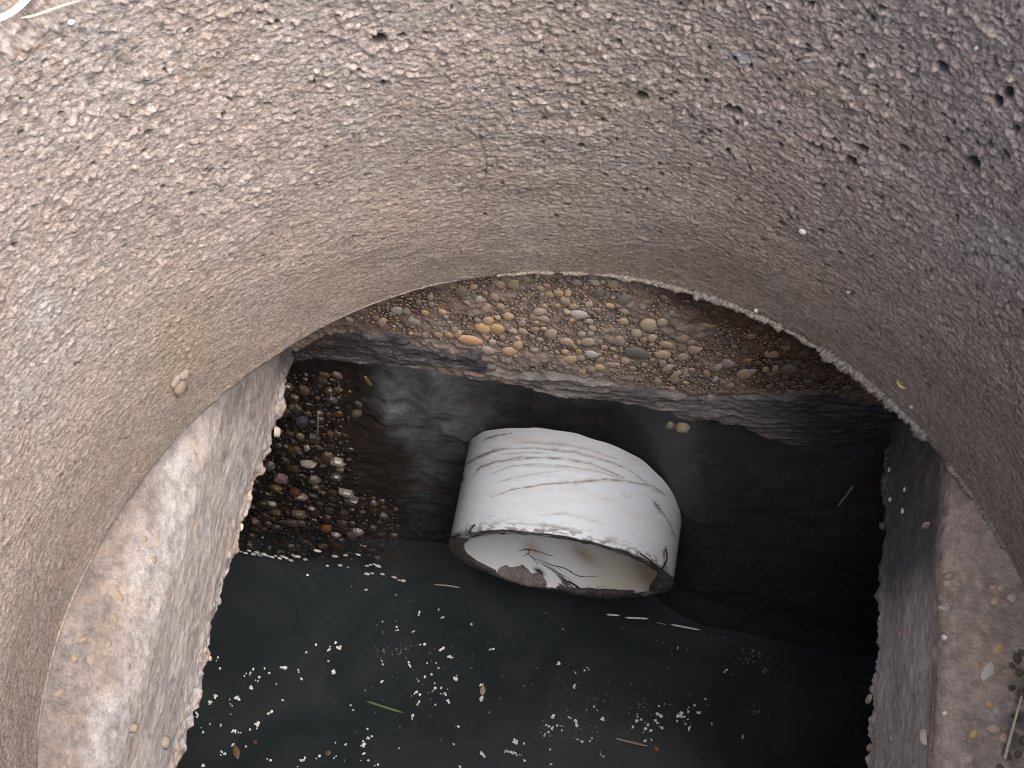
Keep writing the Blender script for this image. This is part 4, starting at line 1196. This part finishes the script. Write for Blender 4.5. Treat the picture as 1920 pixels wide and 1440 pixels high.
def leaf(name, cx, cy, w, l, ang, colr, label, z=0.0007):
    P0 = on_z(cx, cy, z)
    k = np.linalg.norm(P0 - CAM) / F_PX
    n = 9
    V, Q = [], []
    for i in range(n):
        t = i / (n - 1)
        hw = w * math.sin(math.pi * min(max(t, .06), .94)) ** .7 * k
        V += [(-hw, (t - .5) * l * 2 * k, .0003 * math.sin(5 * t)), (0, (t - .5) * l * 2 * k, .0008), (hw, (t - .5) * l * 2 * k, .0003 * math.cos(4 * t))]
        if i: Q += [(3 * i - 3, 3 * i - 2, 3 * i + 1, 3 * i), (3 * i - 2, 3 * i - 1, 3 * i + 2, 3 * i + 1)]
    V = np.array(V)
    me = np_mesh(name, V, Q, M_FIBRE)
    o = link(name, me, None, Matrix.Translation(Vector(P0)) @ Matrix.Rotation(rad(ang), 4, 'Z'))
    o.color = (*colr, .3)
    return tag(o, label, 'leaf scrap')


leaf('leaf_scrap', 443, 1410, 6, 13, 30, (0.16, 0.1, 0.05), 'brown leaf scrap floating near the left slab edge')
leaf('leaf_scrap', 478, 1391, 3, 5, 60, (0.2, 0.06, 0.03), 'tiny reddish leaf scrap beside the brown leaf scrap')
leaf('leaf_scrap', 905, 1295, 5, 9, 5, (0.34, 0.28, 0.2), 'pale tan leaf scrap touching a white fleck')
leaf('leaf_scrap', 1231, 1404, 4, 5, 40, (0.3, 0.15, 0.06), 'small orange leaf scrap beside the tan straw')
leaf('leaf_scrap', 615, 1412, 6, 5, 70, (0.12, 0.1, 0.07), 'dull brown leaf scrap among flecks at the front')

# grey scum film, too fine to count
items = []
for (cx, cy, rx, ry, n) in [(1335, 1187, 20, 3, 40), (1385, 1195, 30, 4, 60), (1440, 1203, 30, 4, 40), (1500, 1212, 30, 4, 30), (1160, 1156, 30, 2, 30), (1240, 1168, 30, 3, 30), (780, 1088, 40, 4, 60), (850, 1104, 30, 3, 30), (1370, 1195, 40, 8, 60), (1410, 1230, 26, 16, 90), (1435, 1262, 10, 10, 25), (1418, 1330, 10, 12, 30), (740, 1218, 40, 14, 60), (1120, 1310, 22, 14, 40), (1210, 1325, 22, 12, 40), (560, 1170, 60, 40, 40), (1100, 1370, 30, 16, 40),
                            (660, 1090, 120, 30, 60), (560, 1385, 120, 50, 60), (1080, 1330, 300, 90, 140), (800, 1250, 220, 120, 150), (1300, 1250, 200, 90, 80), (500, 1200, 80, 80, 40)]:
    for i in range(n // 2):
        a, b = random.gauss(cx, rx * .6), random.gauss(cy, ry * .6)
        P0 = on_z(a, b, 0.0002)
        if P0[0] < -.15 or P0[0] > .1 or P0[1] > .19: continue
        k = np.linalg.norm(P0 - CAM) / F_PX
        s = random.uniform(.6, 1.7) * k
        g = random.uniform(.05, .2)
        items.append((P0, (0, 0, 1), s, s * random.uniform(.7, 2.2), s * .3, random.uniform(0, 3.1), (g, g * 1.04, g), .3))
o = link('floating_scum', grains_mesh('floating_scum', items))
tag(o, kind='stuff')

# ================================================================== THINGS: bits on the ring and the ledge
P0, th = on_ring(332, 716)
nn = np.array([-math.cos(th), -math.sin(th), 0.25])
k = np.linalg.norm(P0 - CAM) / F_PX
clump = empty('mortar_clump', P0)
tag(clump, 'small knobbly pale mortar clump stuck low on the ring wall', 'mortar clump')
for (dx, dy, w, colr) in [(0, 4, 15, (0.36, 0.31, 0.25)), (8, -14, 10, (0.38, 0.34, 0.29)), (-9, 0, 9, (0.42, 0.37, 0.3)), (9, 4, 9, (0.33, 0.28, 0.22)), (2, 16, 11, (0.34, 0.3, 0.22)), (14, -20, 7, (0.36, 0.32, 0.28)), (-4, -8, 8, (0.4, 0.36, 0.3)), (2, 6, 7, (0.12, 0.1, 0.085))]:
    Q0, t2 = on_ring(332 + dx, 716 + dy)
    stone(clump, Q0 + nn * 0.001, nn, w * k, w * k * 1.1, w * k * .7, random.uniform(0, 3), np.array(colr) * (.62, .6, .6), 0.05, 'mortar_lump', CRUMB)
for (a, b, w, colr, lab) in [(1507, 432, 6.5, (0.72, 0.72, 0.68), 'white pebble stuck in the ring wall below the cluster of pits'), (1592, 546, 4, (0.45, 0.43, 0.4), 'tiny grey pebble on the dark ring wall above the pale broken lip'),
                             (1419, 581, 4.5, (0.62, 0.6, 0.55), 'tiny white pebble resting just above the pale broken lip'), (1832, 88, 5, (0.42, 0.44, 0.5), 'bluish pebble high on the ring wall among pits'), (130, 40, 5.5, (0.75, 0.74, 0.72), 'round white pebble near the pale straw on the rim'),
                             (1711, 761, 4.5, (0.46, 0.42, 0.35), 'small pale pebble on the ring beside the broken lip'), (903, 166, 4.5, (0.6, 0.58, 0.54), 'small white pebble high on the middle of the ring wall'), (866, 182, 4, (0.55, 0.52, 0.48), 'small whitish pebble beside a dark pit on the ring wall')]:
    Q0, t2 = on_ring(a, b)
    k = np.linalg.norm(Q0 - CAM) / F_PX
    nn = np.array([-math.cos(t2), -math.sin(t2), 0.2])
    o = link('pebble', random.choice(CRUMB), None, frame_mtx(Q0 + nn * 0.0006, nn, w * k, w * k * 1.1, w * k * .8, random.uniform(0, 3)))
    o.color = (*colr, 0.1)
    tag(o, lab, 'pebble')


def ring_strand(name, pts, lift, r, colr, label, flat=.5, taper=True):
    Pp = []
    for (a, b) in pts:
        Q0, t2 = on_ring(a, b)
        Pp.append(Q0 + np.array([-math.cos(t2), -math.sin(t2), 0.6]) * lift)
    P = spline(Pp, 18)
    t = np.linspace(0, 1, 18)
    R = r * (np.clip(np.minimum(t, 1 - t) * 6, .35, 1) if taper else 1 + 0 * t)
    o = link(name, tube(P, R, 7, name, M_FIBRE, colr, 0, 0, flat=flat))
    o.color = (*colr, .15)
    return tag(o, label, 'straw')


ring_strand('straw', [(-40, 42), (0, 27), (22, 14), (45, -8), (70, -40)], .003, .0010, (0.8, 0.77, 0.66), 'thick bleached white straw bent over the rim of the ring', .6, False)
ring_strand('straw', [(33, 31), (58, 26), (82, 18), (112, 7), (145, -2)], .0022, .00038, (0.66, 0.58, 0.36), 'thin yellowish straw lying below the thick white straw')
ring_strand('straw', [(1684, 712), (1690, 722), (1700, 728)], .0007, .0006, (0.5, 0.42, 0.22), 'tiny curled yellow straw bit on the ring wall')
P = spline([on_z(1884, 1422, Z_SLAB1 + .002), on_z(1899, 1366, Z_SLAB1 + .004), on_z(1916, 1305, Z_SLAB1 + .006)], 12)
o = link('dry_stalk', tube(P, np.linspace(.0006, .0003, 12), 6, 'dry_stalk', M_FIBRE, (0.5, 0.45, 0.35)))
o.color = (0.5, 0.46, 0.36, .1)
tag(o, 'dry pale stalk lying on the pebbly ledge beside dark soil crumbs', 'stalk')
P = spline([on_back(1574, 932) + BACK_N * .004, on_back(1587, 915) + BACK_N * .004, on_back(1601, 896) + BACK_N * .004], 8)
o = link('twig', tube(P, .0006, 5, 'twig', M_FIBRE, (0.2, 0.2, 0.2)))
o.color = (0.2, 0.2, 0.2, .3)
tag(o, 'short grey twig stuck on the black tank wall', 'twig')
P = spline([on_back(600, 758) + BACK_N * .004, on_back(601, 780) + BACK_N * .0045, on_back(599, 800) + BACK_N * .004], 8)
o = link('root_hair', tube(P, .0003, 5, 'root_hair', M_FIBRE, (0.3, 0.3, 0.3)))
o.color = (0.3, 0.3, 0.32, .8)
tag(o, 'fine pale root hair hanging across the wet pebbles', 'root hair')
# soil crumbs on the ledge
for i, (a, b, w) in enumerate([(1905, 1235, 9), (1912, 1262, 8), (1895, 1290, 7), (1915, 1300, 9), (1905, 1345, 7), (1897, 1250, 6), (1918, 1390, 8), (1908, 1415, 8), (1890, 1420, 6), (1875, 1440, 7), (1914, 1225, 6)]):
    P0 = on_z(a, b, Z_SLAB1)
    k = np.linalg.norm(P0 - CAM) / F_PX
    o = link('soil_crumb', random.choice(CRUMB), None, frame_mtx(P0 + np.array([0, 0, w * k * .5]), (0, 0, 1), w * k, w * k * .8, w * k * .7, random.uniform(0, 3)))
    g = random.uniform(.7, 1.2)
    o.color = (0.1 * g, 0.085 * g, 0.07 * g, 0)
    tag(o, 'small dark soil crumb on the ledge near the dry stalk', 'soil crumb', 'soil crumbs on the ledge by the dry stalk')
# bright wet drops on the black slab corner
for (a, b, w, lab) in [(1667, 881, 5, 'uppermost pale grit bit on the black slab corner'), (1669, 936, 5, 'white grit bit left of another on the black slab corner'), (1692, 958, 5, 'roundest white grit bit low on the black slab corner'), (1696, 917, 4, 'long grey grit bit on the black slab corner')]:
    P0 = on_x(a, b, XR0 - 0.001)
    k = np.linalg.norm(P0 - CAM) / F_PX
    o = link('grit_bit', random.choice(CRUMB), None, frame_mtx(P0, (-1, 0, .2), w * k, w * k * 1.1, w * k * .6, random.uniform(0, 3)))
    o.color = (.6, .6, .6, .3)
    tag(o, lab, 'grit')
